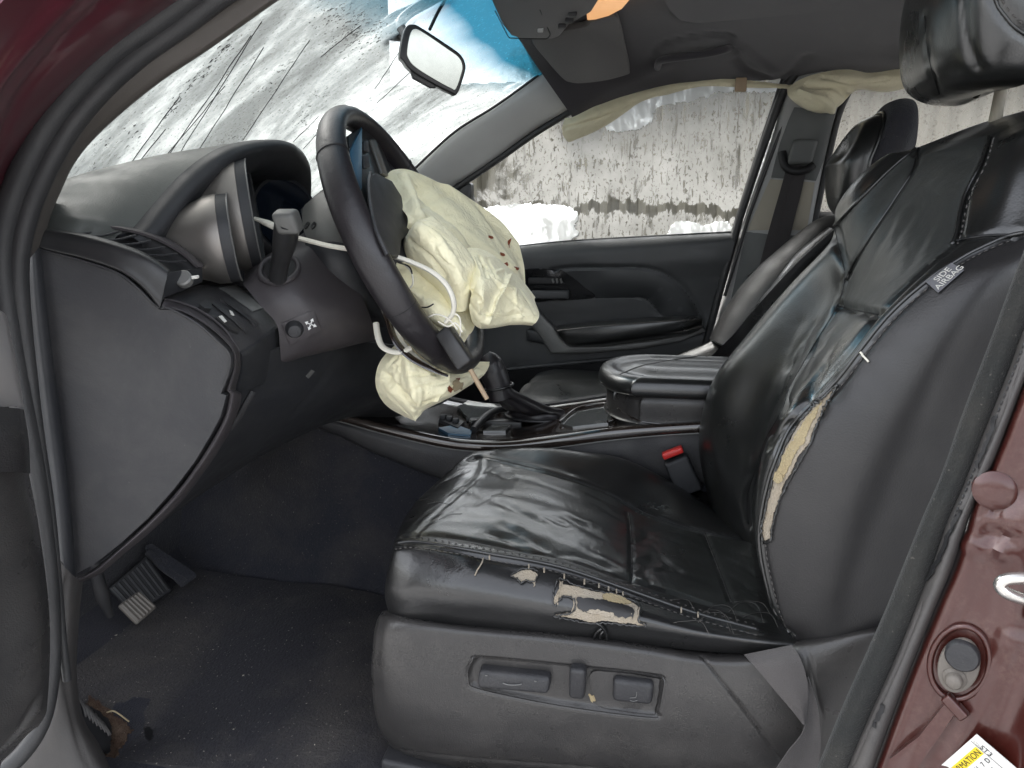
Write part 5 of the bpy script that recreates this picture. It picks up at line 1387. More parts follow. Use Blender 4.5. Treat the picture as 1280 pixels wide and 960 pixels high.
# tears low on the near bolster
patch_on('torn_foam', cu, [(639,721),(650,715),(662,713),(672,718),(670,726),(668,734),(666,727),(658,726),(652,729),(648,724)], M['foam'], cuo, .0015, .0015, .5)
patch_on('torn_foam', cu, [(699,726),(704,731),(716,733),(730,737),(745,741),(760,744),(775,748),(790,755),(798,760),(796,771),(799,779),(810,780),(800,782),(790,778),(770,777),(755,774),(742,777),(720,772),(706,770),(694,768),(704,766),(716,765),(720,762),(718,752),(716,746),(706,745),(698,748),(694,757),(692,748),(696,740),(700,736)], M['foam'], cuo, .0015, .0015, .5)
patch_on('torn_opening', cu, [(721,748),(735,749),(755,752),(775,757),(790,761),(793,768),(792,772),(780,771),(768,769),(750,766),(732,764),(722,761)], M['vinyl'], cuo, .003, .002, .6)
patch_on('foam_core', cu, [(752,745),(765,744),(780,750),(788,756),(778,757),(762,754),(754,751)], M['foam_yellow'], cuo, .0035, .002, .5)
patch_on('torn_flap', cu, [(733,764),(742,766),(752,768),(766,770),(767,766),(750,763),(736,761)], M['foam'], cuo, .0035, .001, .5)
for ln in ([(604,699),(602,706),(597,713),(594,720)], [(703,728),(698,742),(697,756)], [(717,748),(718,756),(715,764)], [(792,759),(789,768),(790,775)], [(799,761),(797,770),(800,778)]):
    seam('frayed_thread', cu, ln, .0009, M['foam'], cuo, .002)
for ln in ([(745,776),(752,780),(757,786),(759,795),(757,801)], [(752,783),(745,789),(742,797)], [(754,786),(750,793),(752,800)]):
    seam('frayed_tuft', cu, ln, .0013, M['leather'], cuo, .003)
for x, y in [(612,700),(661,711),(680,716),(705,724),(730,731),(748,735),(760,739),(770,742),(778,745),(851,766),(872,772)]:
    seam('loose_stitch', cu, [(x, y - 5), (x, y + 1)], .0010, M['foam'], cuo, .002, step=.002)
for _ in range(8):
    x, y = rgw.uniform(820, 930), rgw.uniform(748, 780); a = rgw.uniform(-1.2, .4)
    seam('scratch', cu, [(x, y), (x + 14, y - 10*abs(a)), (x + 34, y + 8*a), (x + 44, y + 14)], .00035, M['thread'], cuo, .0006)
for _ in range(6):
    x, y = rgw.uniform(510, 620), rgw.uniform(590, 665); a = rgw.uniform(-.8, .3)
    seam('scratch', cu, [(x, y), (x + 12, y + 10*a - 3), (x + 28, y + 24*a)], .0003, M['thread'], cuo, .0006)

def torn_edge(surf, px, parent, mat, r=.0009, off=.0022):
    q = resample(np.vstack([spline(np.array(px, float), len(px)*5, True), [px[0]]]), 2.2)[:-1]
    q = q + rgw.normal(0, .5, q.shape)
    pts = np.array([surf.hit(x, y, off + rgw.uniform(-.0006, .0014))[0] for x, y in q])
    V, Fc = tube_geo(pts, r*rgw.uniform(.6, 1.5, len(pts)), 6, closed=True)
    mesh_obj('torn_leather_edge', V, Fc, mat, parent)
torn_edge(cu, [(638,721),(650,714),(662,712),(673,718),(669,727),(664,728),(657,727),(652,730),(647,725)], cuo, M['leather'])
torn_edge(cu, [(698,725),(716,732),(745,740),(775,747),(800,760),(798,775),(808,781),(790,780),(755,776),(740,778),(706,771),(692,768),(716,764),(717,750),(704,746),(694,757),(691,748)], cuo, M['leather'])
# backrest
def back_pt(p): return P(*p)
bk = [
 [(1130,815,.82),(1060,815,.80),(995,800,.815),(985,778,.845),(980,764,.88),(975,738,1.02),(968,712,1.16),(948,700,1.23),(925,712,1.30),W(.16,1.335,-.52)],
 [(1140,760,.81),(1050,765,.792),(975,764,.812),(962,742,.842),(958,728,.88),(955,705,1.02),(948,690,1.16),(918,672,1.23),(902,690,1.305),W(.16,1.34,-.46)],
 [(1155,690,.805),(1055,690,.785),(955,690,.812),(946,664,.842),(950,648,.886),(948,628,1.02),(938,612,1.155),(896,594,1.225),(884,614,1.312),W(.16,1.35,-.40)],
 [(1180,610,.80),(1072,608,.783),(962,610,.812),(947,590,.842),(958,572,.888),(955,556,1.02),(948,545,1.15),(888,526,1.225),(876,552,1.316),W(.175,1.355,-.33)],
 [(1205,545,.80),(1105,540,.783),(991,535,.812),(974,520,.840),(982,505,.89),(978,492,1.02),(972,486,1.15),(905,466,1.225),(890,488,1.318),W(.20,1.355,-.27)],
 [(1230,480,.80),(1145,474,.783),(1046,478,.812),(1022,476,.839),(1014,462,.892),(1006,448,1.02),(1002,440,1.145),(948,412,1.222),(930,428,1.318),W(.235,1.355,-.21)],
 [(1262,405,.80),(1195,398,.784),(1110,402,.812),(1090,398,.838),(1082,388,.895),(1068,380,1.02),(1046,372,1.14),(1005,346,1.218),(984,364,1.316),W(.275,1.35,-.14)],
 [(1295,350,.812),(1245,342,.795),(1185,340,.815),(1165,328,.842),(1145,322,.90),(1105,310,1.02),(1062,318,1.125),(1048,292,1.20),(1036,308,1.305),W(.315,1.34,-.08)],
 [(1330,312,.84),(1300,300,.825),(1258,298,.838),(1228,280,.862),(1192,268,.92),(1140,255,1.03),(1092,262,1.12),(1064,240,1.195),(1046,262,1.292),W(.34,1.33,-.02)],
 [(1352,232,.875),(1326,222,.862),(1290,210,.872),(1262,200,.892),(1222,205,.95),(1172,198,1.04),(1132,205,1.125),(1106,196,1.188),(1082,218,1.278),W(.375,1.31,.04)],
 [(1375,175,.91),(1350,165,.90),(1315,160,.905),(1285,160,.93),(1243,172,.98),(1194,180,1.055),(1160,187,1.13),(1138,187,1.182),(1116,204,1.25),W(.41,1.29,.08)],
 [W(.56,.93,.11),W(.55,.92,.115),W(.53,.925,.125),W(.51,.955,.128),W(.50,1.0,.128),W(.49,1.06,.125),W(.485,1.13,.122),W(.48,1.18,.118),W(.475,1.24,.105),W(.47,1.28,.08)],
 [W(.62,.93,.06),W(.61,.92,.06),W(.60,.925,.06),W(.59,.955,.06),W(.58,1.0,.06),W(.58,1.06,.06),W(.57,1.13,.06),W(.57,1.18,.06),W(.56,1.24,.05),W(.56,1.28,.02)],
 [W(.56,.90,-.20),W(.56,.90,-.20),W(.56,.91,-.20),W(.55,.955,-.20),W(.545,1.0,-.20),W(.545,1.06,-.20),W(.54,1.13,-.20),W(.54,1.18,-.20),W(.54,1.24,-.20),W(.54,1.29,-.20)],
 [W(.44,.86,-.52),W(.44,.87,-.52),W(.44,.89,-.52),W(.43,.955,-.52),W(.43,1.0,-.52),W(.43,1.06,-.52),W(.43,1.13,-.52),W(.43,1.18,-.52),W(.43,1.24,-.52),W(.43,1.30,-.52)]]
br = Surf(bk, 170, 210)
bseam = [(992,793),(977,778),(964,735),(955,690),(955,655),(963,612),(972,583),(996,532),(1048,480),(1112,400),(1165,352),(1200,328),(1225,314),(1262,298),(1290,292)]
bnear = [(1190,306),(1145,344),(1096,392),(1058,440),(1018,488),(991,528),(975,560)]
bfar = [(935,655),(934,620),(945,585),(957,549),(977,513),(988,482),(1018,430),(1046,383),(1056,346),(1050,316),(1042,282)]
br.groove(bseam, .0035, .003).groove(bfar, .009, .009).groove(bnear, .007, .005)
br.groove([(1050,383),(1062,386),(1080,390),(1098,393)], .005, .008)
br.groove([(960,556),(966,545),(978,536),(990,530)], .006, .006)
br.groove([(1042,282),(1070,256),(1110,216),(1146,186)], .004, -.003)
shoulder = [(1148,186),(1140,215),(1118,250),(1090,292),(1068,328),(1058,350)]
br.groove(shoulder, .006, .005)
nshoulder = [(1236,172),(1226,205),(1208,240),(1200,268),(1196,290),(1190,306)]
br.groove(nshoulder, .006, .005)
br.groove([(1196,300),(1215,296),(1240,294),(1270,296)], .004, .004)
for _ in range(30):
    x, y = rgw.uniform(1090, 1190), rgw.uniform(205, 330); L = rgw.uniform(20, 55)
    br.groove([(x, y), (x - L*.3, y + L*.5), (x - L*.5, y + L)], rgw.uniform(.005, .011), rgw.uniform(.0003, .0009)*rgw.choice([1, -1]))
for _ in range(14):
    x, y = rgw.uniform(990, 1060), rgw.uniform(400, 500); L = rgw.uniform(20, 50)
    br.groove([(x, y), (x - L*.3, y + L*.5), (x - L*.45, y + L)], rgw.uniform(.004, .008), rgw.uniform(.001, .0028))
br.warp(lambda v: .0022*noise.noise(Vector(v)*8))
bro = br.build('backrest', M['leather_back'], ds_)
second_skin(bro, br, [(1042,282),(1070,256),(1110,216),(1146,184),(1190,176),(1238,168),(1226,205),(1208,240),(1198,272),(1192,304),(1145,344),(1097,393),(1075,389),(1052,383),(1056,346),(1050,316)], M['leather_sheen'])  # lighter grey-green leather paints a broad sheen onto the upper insert
second_skin(bro, br, bseam + [(1310,285),(1330,820),(1000,820)], M['vinyl'])
seam('backrest_piping', br, [(x - 5, y - 2) for x, y in bseam], .0022, M['leather_back'], bro, .0004)
stitches('stitching', br, [(x + 4, y + 2) for x, y in bseam[:-1]], M['thread'], bro)
seam('insert_seam', br, bfar, .0009, M['black'], bro, -.0004)
seam('insert_seam', br, [(1050,383),(1062,386),(1080,390),(1098,393)], .0009, M['black'], bro, -.0004)
seam('shoulder_piping', br, [(1043,282),(1070,255),(1110,215),(1146,184)], .0020, M['leather_back'], bro, .001)
seam('shoulder_piping', br, shoulder, .0020, M['leather_back'], bro, .0006)
seam('shoulder_piping', br, nshoulder, .0024, M['leather_back'], bro, .0006)
stitches('stitching', br, [(x + 7, y + 1) for x, y in nshoulder], M['thread'], bro, .010, .005, .0011)
seam('shoulder_piping', br, [(1190,302),(1215,297),(1240,294),(1275,294)], .0016, M['black'], bro, .0)
patch_on('torn_foam', br, [(1046,482),(1043,492),(1034,505),(1026,522),(1016,540),(1011,556),(998,570),(990,590),(981,604),(975,622),(968,640),(965,660),(964,672),(956,676),(953,668),(954,650),(958,634),(964,612),(970,590),(980,566),(992,546),(1000,530),(1014,512),(1030,496)], M['foam'], bro, .0018, .002, .5)
patch_on('foam_core', br, [(1030,500),(1024,515),(1012,535),(1006,553),(994,568),(984,590),(976,602),(972,596),(980,572),(994,550),(1006,530),(1018,512)], M['foam_yellow'], bro, .0032, .002, .6)
patch_on('foam_core', br, [(973,590),(980,592),(980,600),(974,604),(970,600)], M['foam_yellow'], bro, .0045, .002, .3)
torn_edge(br, [(1048,480),(1036,506),(1020,538),(1012,558),(992,592),(976,624),(966,660),(965,674),(955,678),(952,664),(954,646),(970,588),(992,544),(1014,510)], bro, M["leather_back"], .0011, .0028)
seam('frayed_thread', br, [(1075,440),(1080,445),(1087,453)], .0011, M['strap'], bro, .003, step=.002)
# cloth label on the seam
lq = [(1158,354),(1188,331),(1206,341),(1174,368)]
pl_ = np.array([br.hit(x, y, .0035)[0] for x, y in lq])
lab_o = slab('side_airbag_label', list(pl_), (0, .0015, 0), M['tagcloth'], bro, .0)
ex2 = (pl_[2] - pl_[3]); ex2 /= np.linalg.norm(ex2); ey2 = pl_[0] - pl_[3]
n2 = np.cross(ex2, ey2); n2 /= np.linalg.norm(n2); n2 = n2 if n2[1] < 0 else -n2
Lw = np.linalg.norm(pl_[2] - pl_[3])
lettering('label_print', 'AIRBAG', pl_[3] + ex2*Lw*.06 + ey2*.10 + n2*.0008, ex2, ey2, .0092, M['pale'], lab_o, .0001)
lettering('label_print', 'SIDE', pl_[3] + ex2*Lw*.22 + ey2*.50 + n2*.0008, ex2, ey2, .0092, M['pale'], lab_o, .0001)

# headrest
hr = []
for px in ([(1150,8),(1140,60),(1142,92),(1152,108)],):
    pass
def hring(c, front, depth, halfw, n=10): pass
hrs = [
 [(1166,-70,.985),(1156,-70,1.03),(1158,-70,1.10),(1180,-66,1.19),(1240,-62,1.235)],
 [(1176,-20,.965),(1150,-15,1.02),(1150,-10,1.10),(1172,-4,1.19),(1240,0,1.24)]]
zc = P(1145, 60, 1.08)
xf = zc[0]
rows = []
for dz, f_, w_, d_ in ((.16,.030,.10,.13),(.12,.006,.125,.15),(.06,-.004,.135,.15),(.01,-.002,.135,.145),(-.03,.006,.128,.135),(-.050,.024,.115,.115),(-.058,.05,.09,.08),(-.056,.08,.03,.02)):
    ring = []
    for t in np.linspace(0, 2*math.pi, 28, endpoint=False):
        # front (towards the wheel) is gently curved, sides wrap back
        c_, s_ = math.cos(t), math.sin(t)
        sx = abs(c_)**.75*math.copysign(1, c_); sy = abs(s_)**.7*math.copysign(1, s_)
        ring.append(np.array([xf + f_ + d_*.5 - sx*d_*.5, 1.085 + sy*w_, zc[2] + dz + (.018 if c_ < 0 else 0)*(-c_)]))
    rows.append(ring)
hs = Surf(rows, 120, 70, closed=True)
hs.groove([(1156,20),(1158,50),(1164,85),(1174,120)], .004, .004)
hs.groove([(1204,-10),(1206,25),(1212,60),(1222,85)], .006, .005)
hs.groove([(1240,-10),(1252,15),(1272,38),(1300,55)], .004, .004)
ho = hs.build('headrest', M['leather_back'], ds_)
seam('headrest_piping', hs, [(1240,-10),(1250,12),(1270,35),(1300,52)], .0018, M['leather_back'], ho, .001)
stitches('stitching', hs, [(1248,-10),(1258,9),(1276,28),(1300,44)], M['thread'], ho, .009, .005, .0011)
seam('headrest_seam', hs, [(1156,20),(1158,50),(1164,85),(1174,118)], .0007, M['black'], ho, 0)
for yy in (.97, 1.12):
    t0 = P(1254, 100, 1.12) + np.array([0, yy - 1.12, 0]); t1 = P(1236, 190, 1.12) + np.array([0, yy - 1.12, 0])
    tube('headrest_post', [t0, (t0 + t1)/2, t1], .0075, M['pillar_warm'], ds_, 12)

# plastic side cover with its switch panel
va = [
 [(498,770,1.05),(478,768,.87),(486,763,.835),(530,772,.822),(600,780,.820),(700,786,.820),(800,799,.820),(870,810,.820),(930,812,.822),(1000,797,.826),(1060,788,.83),(1150,782,.84)],
 [(492,776,1.05),(472,776,.86),(482,774,.815),(530,780,.797),(600,788,.794),(700,797,.793),(800,810,.793),(870,822,.793),(930,825,.793),(1000,812,.795),(1060,800,.80),(1150,792,.81)],
 [(490,800,1.05),(468,800,.85),(477,798,.806),(530,802,.790),(600,806,.788),(700,815,.787),(800,828,.787),(870,838,.787),(930,842,.787),(1000,832,.789),(1060,822,.79),(1150,815,.80)],
 [(490,850,1.05),(466,848,.85),(475,848,.806),(530,850,.788),(600,852,.786),(700,858,.785),(800,866,.785),(870,874,.785),(930,878,.785),(1000,874,.787),(1060,866,.79),(1150,860,.80)],
 [(494,900,1.05),(472,900,.86),(482,902,.81),(540,905,.792),(610,908,.790),(700,912,.789),(800,918,.789),(870,924,.789),(930,928,.789),(1000,926,.79),(1060,918,.793),(1150,912,.80)],
 [(505,930,1.05),(486,930,.88),(498,936,.825),(550,944,.803),(620,950,.80),(700,956,.80),(800,964,.80),(870,970,.80),(930,974,.80),(1000,974,.80),(1060,966,.803),(1150,960,.81)],
 [(512,940,1.05),(496,942,.91),(508,950,.86),(560,962,.84),(630,970,.838),(700,978,.838),(800,988,.838),(870,995,.838),(930,1000,.838),(1000,1000,.838),(1060,992,.84),(1150,985,.84)]]
vs = Surf(va, 300, 190)
recess = [(592,827),(606,823),(740,836),(818,845),(829,850),(828,862),(822,890),(812,896),(700,882),(600,862),(587,852),(586,838)]
# sink the switch panel
Vv = vs.p.reshape(-1, 3) - EYE
dd_ = Vv @ _fw; Xp = 640 + F_PX*(Vv @ _rt)/dd_; Yp = 480 - F_PX*(Vv @ _up)/dd_
rec = resample(np.vstack([spline(np.array(recess, float), 240, True), [recess[0]]]), 1.2)
near_ = (Xp > 560) & (Xp < 850) & (Yp > 800) & (Yp < 915)
k = np.zeros(len(Vv))
for i in np.where(near_)[0]:
    d = np.sqrt(((rec - (Xp[i], Yp[i]))**2).sum(1)).min()*(1 if inside(rec, Xp[i], Yp[i]) else -1)
    k[i] = .0075*(lambda t: t*t*(3-2*t))(min(1, max(0, (d + 4.0)/8.0)))
vs.p = (vs.p.reshape(-1, 3) - vs.n.reshape(-1, 3)*k[:, None]).reshape(vs.p.shape); vs._n()
vs.groove([(877,820),(900,850),(940,900),(985,962)], .0014, .0025)
vs.groove([(1006,806),(1014,830),(1024,870),(1034,900)], .0014, .002)
vs.groove([(498,938),(560,946),(640,953),(760,962)], .004, .003)
vo_o = vs.build('side_cover', M['valance'], ds_, .003)
tube('recess_lip', [vs.hit(x, y, -.0005)[0] for x, y in [tuple(np.array((707, 860)) + (np.array(q_) - (707, 860))*(1.010, 1.05)) for q_ in rec[:-3:6]]], .0016, M['valance'], vo_o, 6, 120, closed=True)
sub = [(742,838),(818,846),(826,852),(820,888),(810,893),(752,884),(745,874)]
patch_on('switch_plate', vs, sub, M['valance'], vo_o, .0028, .003, m=60)
def seat_key(nm, pts4, h, bev):
    q = [vs.hit(x, y, h)[0] for x, y in pts4]
    n = vs.hit(np.mean([p[0] for p in pts4]), np.mean([p[1] for p in pts4]))[1]
    return slab(nm, q, -n*(h + .004), M['dash'], vo_o, bev, 4)
kk = seat_key('slide_switch', [(598,821),(690,829),(688,858),(599,850)], .017, .0055)
seat_key('recline_switch', [(713,829),(734,831),(732,866),(712,864)], .015, .0055)
seat_key('lumbar_switch', [(767,842),(818,848),(815,874),(766,869)], .013, .006)
n_ = vs.hit(640, 840)[1]
q = [vs.hit(x, y, .0176)[0] for x, y in [(632,843),(640,845),(651,845),(655,844)]]
tube('switch_mark', q, .0006, M['grey_trim'], kk, 5)
for x, y in ((612,834),(672,841)): rbox('switch_mark', vs.hit(x, y, .0174)[0], np.array([.0013,0,0]), n_*.0004, np.array([0,0,.0006]), 0, M['grey_trim'], kk)
tube('switch_mark', [vs.hit(x, y, .0136)[0] for x, y in [(796,856),(795,862),(788,863)]], .0004, M['grey_trim'], vo_o, 5)
tube('switch_mark', [vs.hit(x, y, .0136)[0] for x, y in [(788,866),(792,867),(797,866)]], .0004, M['grey_trim'], vo_o, 5)
slab('cover_slot', [vs.hit(x, y, .001)[0] for x, y in [(880,812),(898,811),(938,815),(930,818)]], (0, .003, 0), M['dash'], vo_o, .0005)
patch_on('grit_in_corner', vs, [(735,869),(744,868),(748,874),(740,878)], M['foam_yellow'], vo_o, .0008, .0008, .8)
# recliner cover piece rising to the backrest
rc = [
 [(940,818,.835),(985,800,.835),(1030,790,.835),(1080,780,.835),(1150,772,.835)],
 [(948,826,.80),(990,808,.80),(1034,796,.80),(1082,786,.80),(1150,780,.80)],
 [(975,850,.785),(1004,832,.785),(1040,815,.785),(1085,800,.785),(1150,795,.785)],
 [(1000,900,.783),(1016,885,.783),(1044,870,.783),(1088,850,.783),(1150,845,.783)],
 [(1020,990,.785),(1030,985,.785),(1050,980,.785),(1090,970,.785),(1150,965,.785)]]
rcs = Surf(rc, 60, 40); rcs.groove([(1008,812),(1014,830),(1022,870),(1030,900)], .002, .0012)
rcs.build('recliner_cover', M['valance'], ds_, .003)
# under-seat rail and mount
rbox('seat_rail', W(-.02, .90, -.705), (.30,0,0), (0,.025,0), (0,0,.018), .005, M['dash_dark'], ds_)
rbox('seat_rail', W(-.02, 1.24, -.705), (.30,0,0), (0,.025,0), (0,0,.018), .005, M['dash_dark'], ds_)
rbox('rail_cover', P(530, 950, .84), (.05,0,-.005), (0,.03,0), (0,0,.012), .006, M['dash'], ds_)
rbox('seat_pan', W(-.02, 1.08, -.58), (.24,0,0), (0,.23,0), (0,0,.05), .02, M['black'], ds_)

# ================================================================ seat belts and buckle
bl = thing('lap_belt', 'dusty black lap belt strap looping over the driver seat side cover', 'seat belt', P(980, 880, .77))
la = [(930,818,.795),(944,834,.778),(966,860,.770),(988,886,.764),(1004,906,.762)]
lb_ = [(990,806,.795),(1000,822,.778),(1008,846,.770),(1010,872,.764),(1008,905,.762)]
rows = [[a, tuple(np.array(a)*.5 + np.array(c)*.5 + (0,0,-.003)), c] for a, c in zip(la, lb_)]
Surf(rows, 12, 40).build('strap', M['belt_worn'], bl, .0015)
la = [(1006,850,.772),(1010,880,.766),(1004,915,.762),(985,940,.76),(962,975,.758),(950,1000,.758)]
lb_ = [(1010,846,.775),(1022,885,.768),(1026,925,.764),(1024,950,.762),(1020,975,.76),(1016,1000,.76)]
rows = [[a, tuple(np.array(a)*.5 + np.array(c)*.5 + (0,0,.002)), c] for a, c in zip(la, lb_)]
Surf(rows, 12, 40).build('strap', M['belt_worn'], bl, .0015)

bu = thing('belt_buckle', 'black seat belt buckle with a red release button beside the console', 'buckle', P(852, 585, 1.31))
a, c = P(842, 568, 1.300), P(862, 612, 1.300)
ax_ = c - a; ax_ /= np.linalg.norm(ax_); sd2 = np.cross(ax_, (0, 1, 0)); sd2 /= np.linalg.norm(sd2)
rbox('buckle_body', (a + c)/2 + ax_*.006, ax_*.034, sd2*.0215, np.array([0, .013, 0]), .005, M['dash_dark'], bu)
rbox('release_button', a - ax_*.004, ax_*.0055, sd2*.0185, np.array([0, .010, 0]), .003, M['red'], bu)
tube('buckle_stalk', [c + ax_*.02, c + ax_*.05 + np.array([0, -.01, 0])], .010, M['dash_dark'], bu, 10)

pb = thing('passenger_belt', 'black shoulder belt hanging from the far pillar, its latch tongue halfway down', 'seat belt', P(960, 300, 2.02))
la = [(984,205,2.040),(977,232,2.035),(966,270,2.028),(955,310,2.022),(945,350,2.015),(935,395,2.01),(928,440,2.0)]
lb_ = [(1008,208,2.040),(1003,235,2.035),(994,270,2.028),(984,310,2.022),(973,350,2.015),(962,395,2.01),(953,440,2.0)]
rows = [[a, tuple(np.array(a)*.5 + np.array(c)*.5 + (0,0,-.004)), c] for a, c in zip(la, lb_)]
Surf(rows, 12, 60).build('strap', M['belt'], pb, .0015)
rbox('belt_guide', P(1003, 190, 2.035), _rt*.030, np.array([0,.014,0]), np.array([.006,0,.030]), .010, M['pillar_dark'], pb)
tube('guide_slot', [P(978,190,2.045), P(981,207,2.035), P(992,214,2.03), P(1008,212,2.03), P(1016,206,2.035)], .010, M['black'], pb, 8)
tube('latch_tongue', [P(937,342,2.0), P(944,350,1.998), P(956,355,1.996), P(966,352,2.0)], .0095, M['trim_black'], pb, 10)
tube('tongue_plate', [P(946,356,1.99), P(943,368,1.99), P(950,370,1.99), P(953,358,1.99)], .0022, M['chrome'], pb, 6, closed=True)

# ================================================================ passenger seat
ps = thing('passenger_seat_assembly', 'black leather passenger seat with a cloth backed headrest, seen past the driver seat', 'car seat', W(.15, 1.8, -.7))
pk = [
 [W(.02,1.60,-.42),W(.00,1.63,-.40),W(.03,1.70,-.42),W(.05,1.80,-.43),W(.03,1.92,-.42),W(.00,1.99,-.40),W(.04,2.03,-.42)],
 [(905,430,1.60),(905,440,1.66),(930,430,1.72),(950,420,1.80),(935,415,1.92),(880,430,1.97),(905,430,2.03)],
 [(940,390,1.60),(942,385,1.66),(965,378,1.72),(985,372,1.80),(965,370,1.92),(905,412,1.975),(930,415,2.03)],
 [(990,335,1.60),(992,330,1.66),(1010,325,1.72),(1020,320,1.80),(1008,310,1.92),(952,366,1.975),(975,375,2.03)],
 [(1045,285,1.61),(1048,282,1.66),(1055,280,1.72),(1058,278,1.80),(1045,275,1.92),(990,322,1.972),(1010,335,2.03)],
 [(1085,255,1.64),(1090,250,1.69),(1090,250,1.74),(1085,250,1.80),(1070,252,1.90),(1020,286,1.955),(1035,300,2.0)],
 [W(.60,1.66,-.02),W(.60,1.70,-.01),W(.60,1.75,-.01),W(.60,1.80,-.01),W(.60,1.88,-.01),W(.58,1.93,-.02),W(.58,1.98,-.06)]]
pks = Surf(pk, 60, 60)
pko = pks.build('backrest', M['leather_back'], ps)
seam('backrest_piping', pks, [(905,412),(952,366),(990,322),(1018,288)], .002, M['leather_back'], pko, .001)
# backrest shoulder in front of the pillar
tube('side_bolster', [(915,440,1.90),(935,410,1.91),(965,372,1.915),(1000,332,1.915),(1030,298,1.91),(1052,284,1.90),(1072,280,1.89)], [.058,.066,.070,.066,.056,.042,.02], M['vinyl'], ps, 18, 50, aspect=1.5)
tube('back_panel', [(960,450,1.80),(985,410,1.80),(1010,370,1.80),(1035,335,1.80),(1062,305,1.80)], [.075,.08,.08,.075,.06], M['leather_back'], ps, 20, 40)
# headrest: leather front, cloth rear shell
hc = P(1072, 205, 1.80)
def hring2(dx, w, zb, zt, n=26):
    out = []
    for t in np.linspace(0, 2*math.pi, n, endpoint=False):
        c_, s_ = math.cos(t), math.sin(t)
        out.append(np.array([hc[0] + dx + (.035*(s_ > 0)*s_), hc[1] + w*math.copysign(abs(c_)**.8, c_), hc[2] + (zt if s_ > 0 else zb)*math.copysign(abs(s_)**.9, s_)]))
    return out
rows = [hring2(-.054, .001, .001, .001), hring2(-.052, .06, .05, .045), hring2(-.044, .088, .092, .078), hring2(-.028, .100, .110, .092), hring2(-.008, .104, .116, .098), hring2(.002, .100, .112, .095)]
h1 = Surf(rows, 90, 40, closed=True); h1.build('headrest_pad', M['leather_back'], ps)
rows = [hring2(.000, .100, .110, .100), hring2(.012, .106, .114, .122), hring2(.040, .104, .110, .130), hring2(.062, .090, .09, .118), hring2(.074, .05, .04, .06), hring2(.075, .003, .003, .003)]
h2 = Surf(rows, 90, 40, closed=True); h2.build('headrest_shell', M['bulkhead'], ps)
tube('headrest_piping', [p + np.array([-.002, 0, 0]) for p in hring2(.000, .103, .113, .102)], .0035, M['leather_back'], ps, 8, 100, closed=True)
for yy in (1.74, 1.86): tube('headrest_post', [np.array([hc[0] + .03, yy, hc[2] - .09]), np.array([hc[0] + .06, yy, hc[2] - .20])], .007, M['silver'], ps, 10)
# cushion: its near front edge shows beyond the console
pc = [[W(x, y, z + (.015 if 1.7 < y < 1.95 else 0)) for y in (1.60, 1.66, 1.80, 1.95, 2.04)] for x, z in ((-.30,-.55),(-.30,-.46),(-.24,-.435),(-.05,-.44),(.15,-.47))]
pcs = Surf(pc, 40, 40); pcs.warp(lambda v: .008*noise.noise(Vector(v)*14)); pcs.build('seat_cushion', M['leather_insert'], ps)
# ================================================================ deflated airbags
def crumple(surf, amp, sc, seed, ridge=.6):
    """crisp cloth folds: overlapping straight pleats in random directions, slightly wandering"""
    rg = np.random.default_rng(seed*17 + 3)
    folds = []
    for k in range(6):
        d = rg.normal(size=3); d /= np.linalg.norm(d)
        folds.append((d, rg.uniform(.07, .17), rg.uniform(0, 1), rg.uniform(.5, 1.0)))
    def fn(v):
        w = noise.noise_vector(Vector(v)*7 + Vector((seed, 0, 0)))
        p = np.array(v) + np.array(w)*.012
        t = 0.0
        for d, L, ph, a in folds:
            x = (p @ d)/L + ph; x -= math.floor(x)
            t += a*(L/.06)*(abs(x - .5)*4 - 1)
        return amp*.55*t
    return surf.warp(fn)

ab = thing('driver_airbag', 'deflated cream driver airbag hanging out of the steering wheel, with rusty stains', 'airbag', Vector(P(570, 360, 1.05)))
# upper sheet: the back wall of the bag
rows = [
 [(480,224,1.10),(492,214,1.12),(515,215,1.15),(552,229,1.19),(598,256,1.24),(630,280,1.27),(648,304,1.28)],
 [(490,236,1.08),(505,230,1.10),(530,234,1.14),(565,248,1.19),(602,272,1.235),(632,298,1.26),(655,332,1.265)],
 [(500,256,1.05),(520,252,1.07),(550,262,1.12),(585,282,1.17),(620,305,1.21),(645,330,1.235),(657,365,1.24)],
 [(510,275,1.02),(530,275,1.04),(560,288,1.08),(595,308,1.13),(628,330,1.17),(650,355,1.20),(660,385,1.21)],
 [(505,300,1.03),(530,305,1.06),(560,320,1.10),(598,340,1.14),(630,362,1.17),(650,380,1.19),(655,396,1.20)]]
ub = Surf(rows, 90, 80)
ub.groove([(505,225),(516,252),(526,280)], .010, -.012).groove([(530,240),(565,272),(600,305),(630,335)], .020, .020)
ub.groove([(560,232),(600,275),(640,330)], .012, -.006)
crumple(ub, .0018, 8, 1, 1.0)
rgb_ = np.random.default_rng(21)
def creases(sf_, hubs, targets, n, w=.0032, d=.0022):
    for _ in range(n):
        h = np.array(hubs[rgb_.integers(len(hubs))], float) + rgb_.normal(0, 4, 2); t = np.array(targets[rgb_.integers(len(targets))], float) + rgb_.normal(0, 9, 2)
        a, b_ = h + (t - h)*rgb_.uniform(.0, .35), h + (t - h)*rgb_.uniform(.6, 1.0)
        m_ = (a + b_)/2 + rgb_.normal(0, 4, 2)
        sf_.groove([tuple(a), tuple(m_), tuple(b_)], rgb_.uniform(.7, 1.5)*w, rgb_.uniform(.5, 1.2)*d*rgb_.choice([1, -1]))
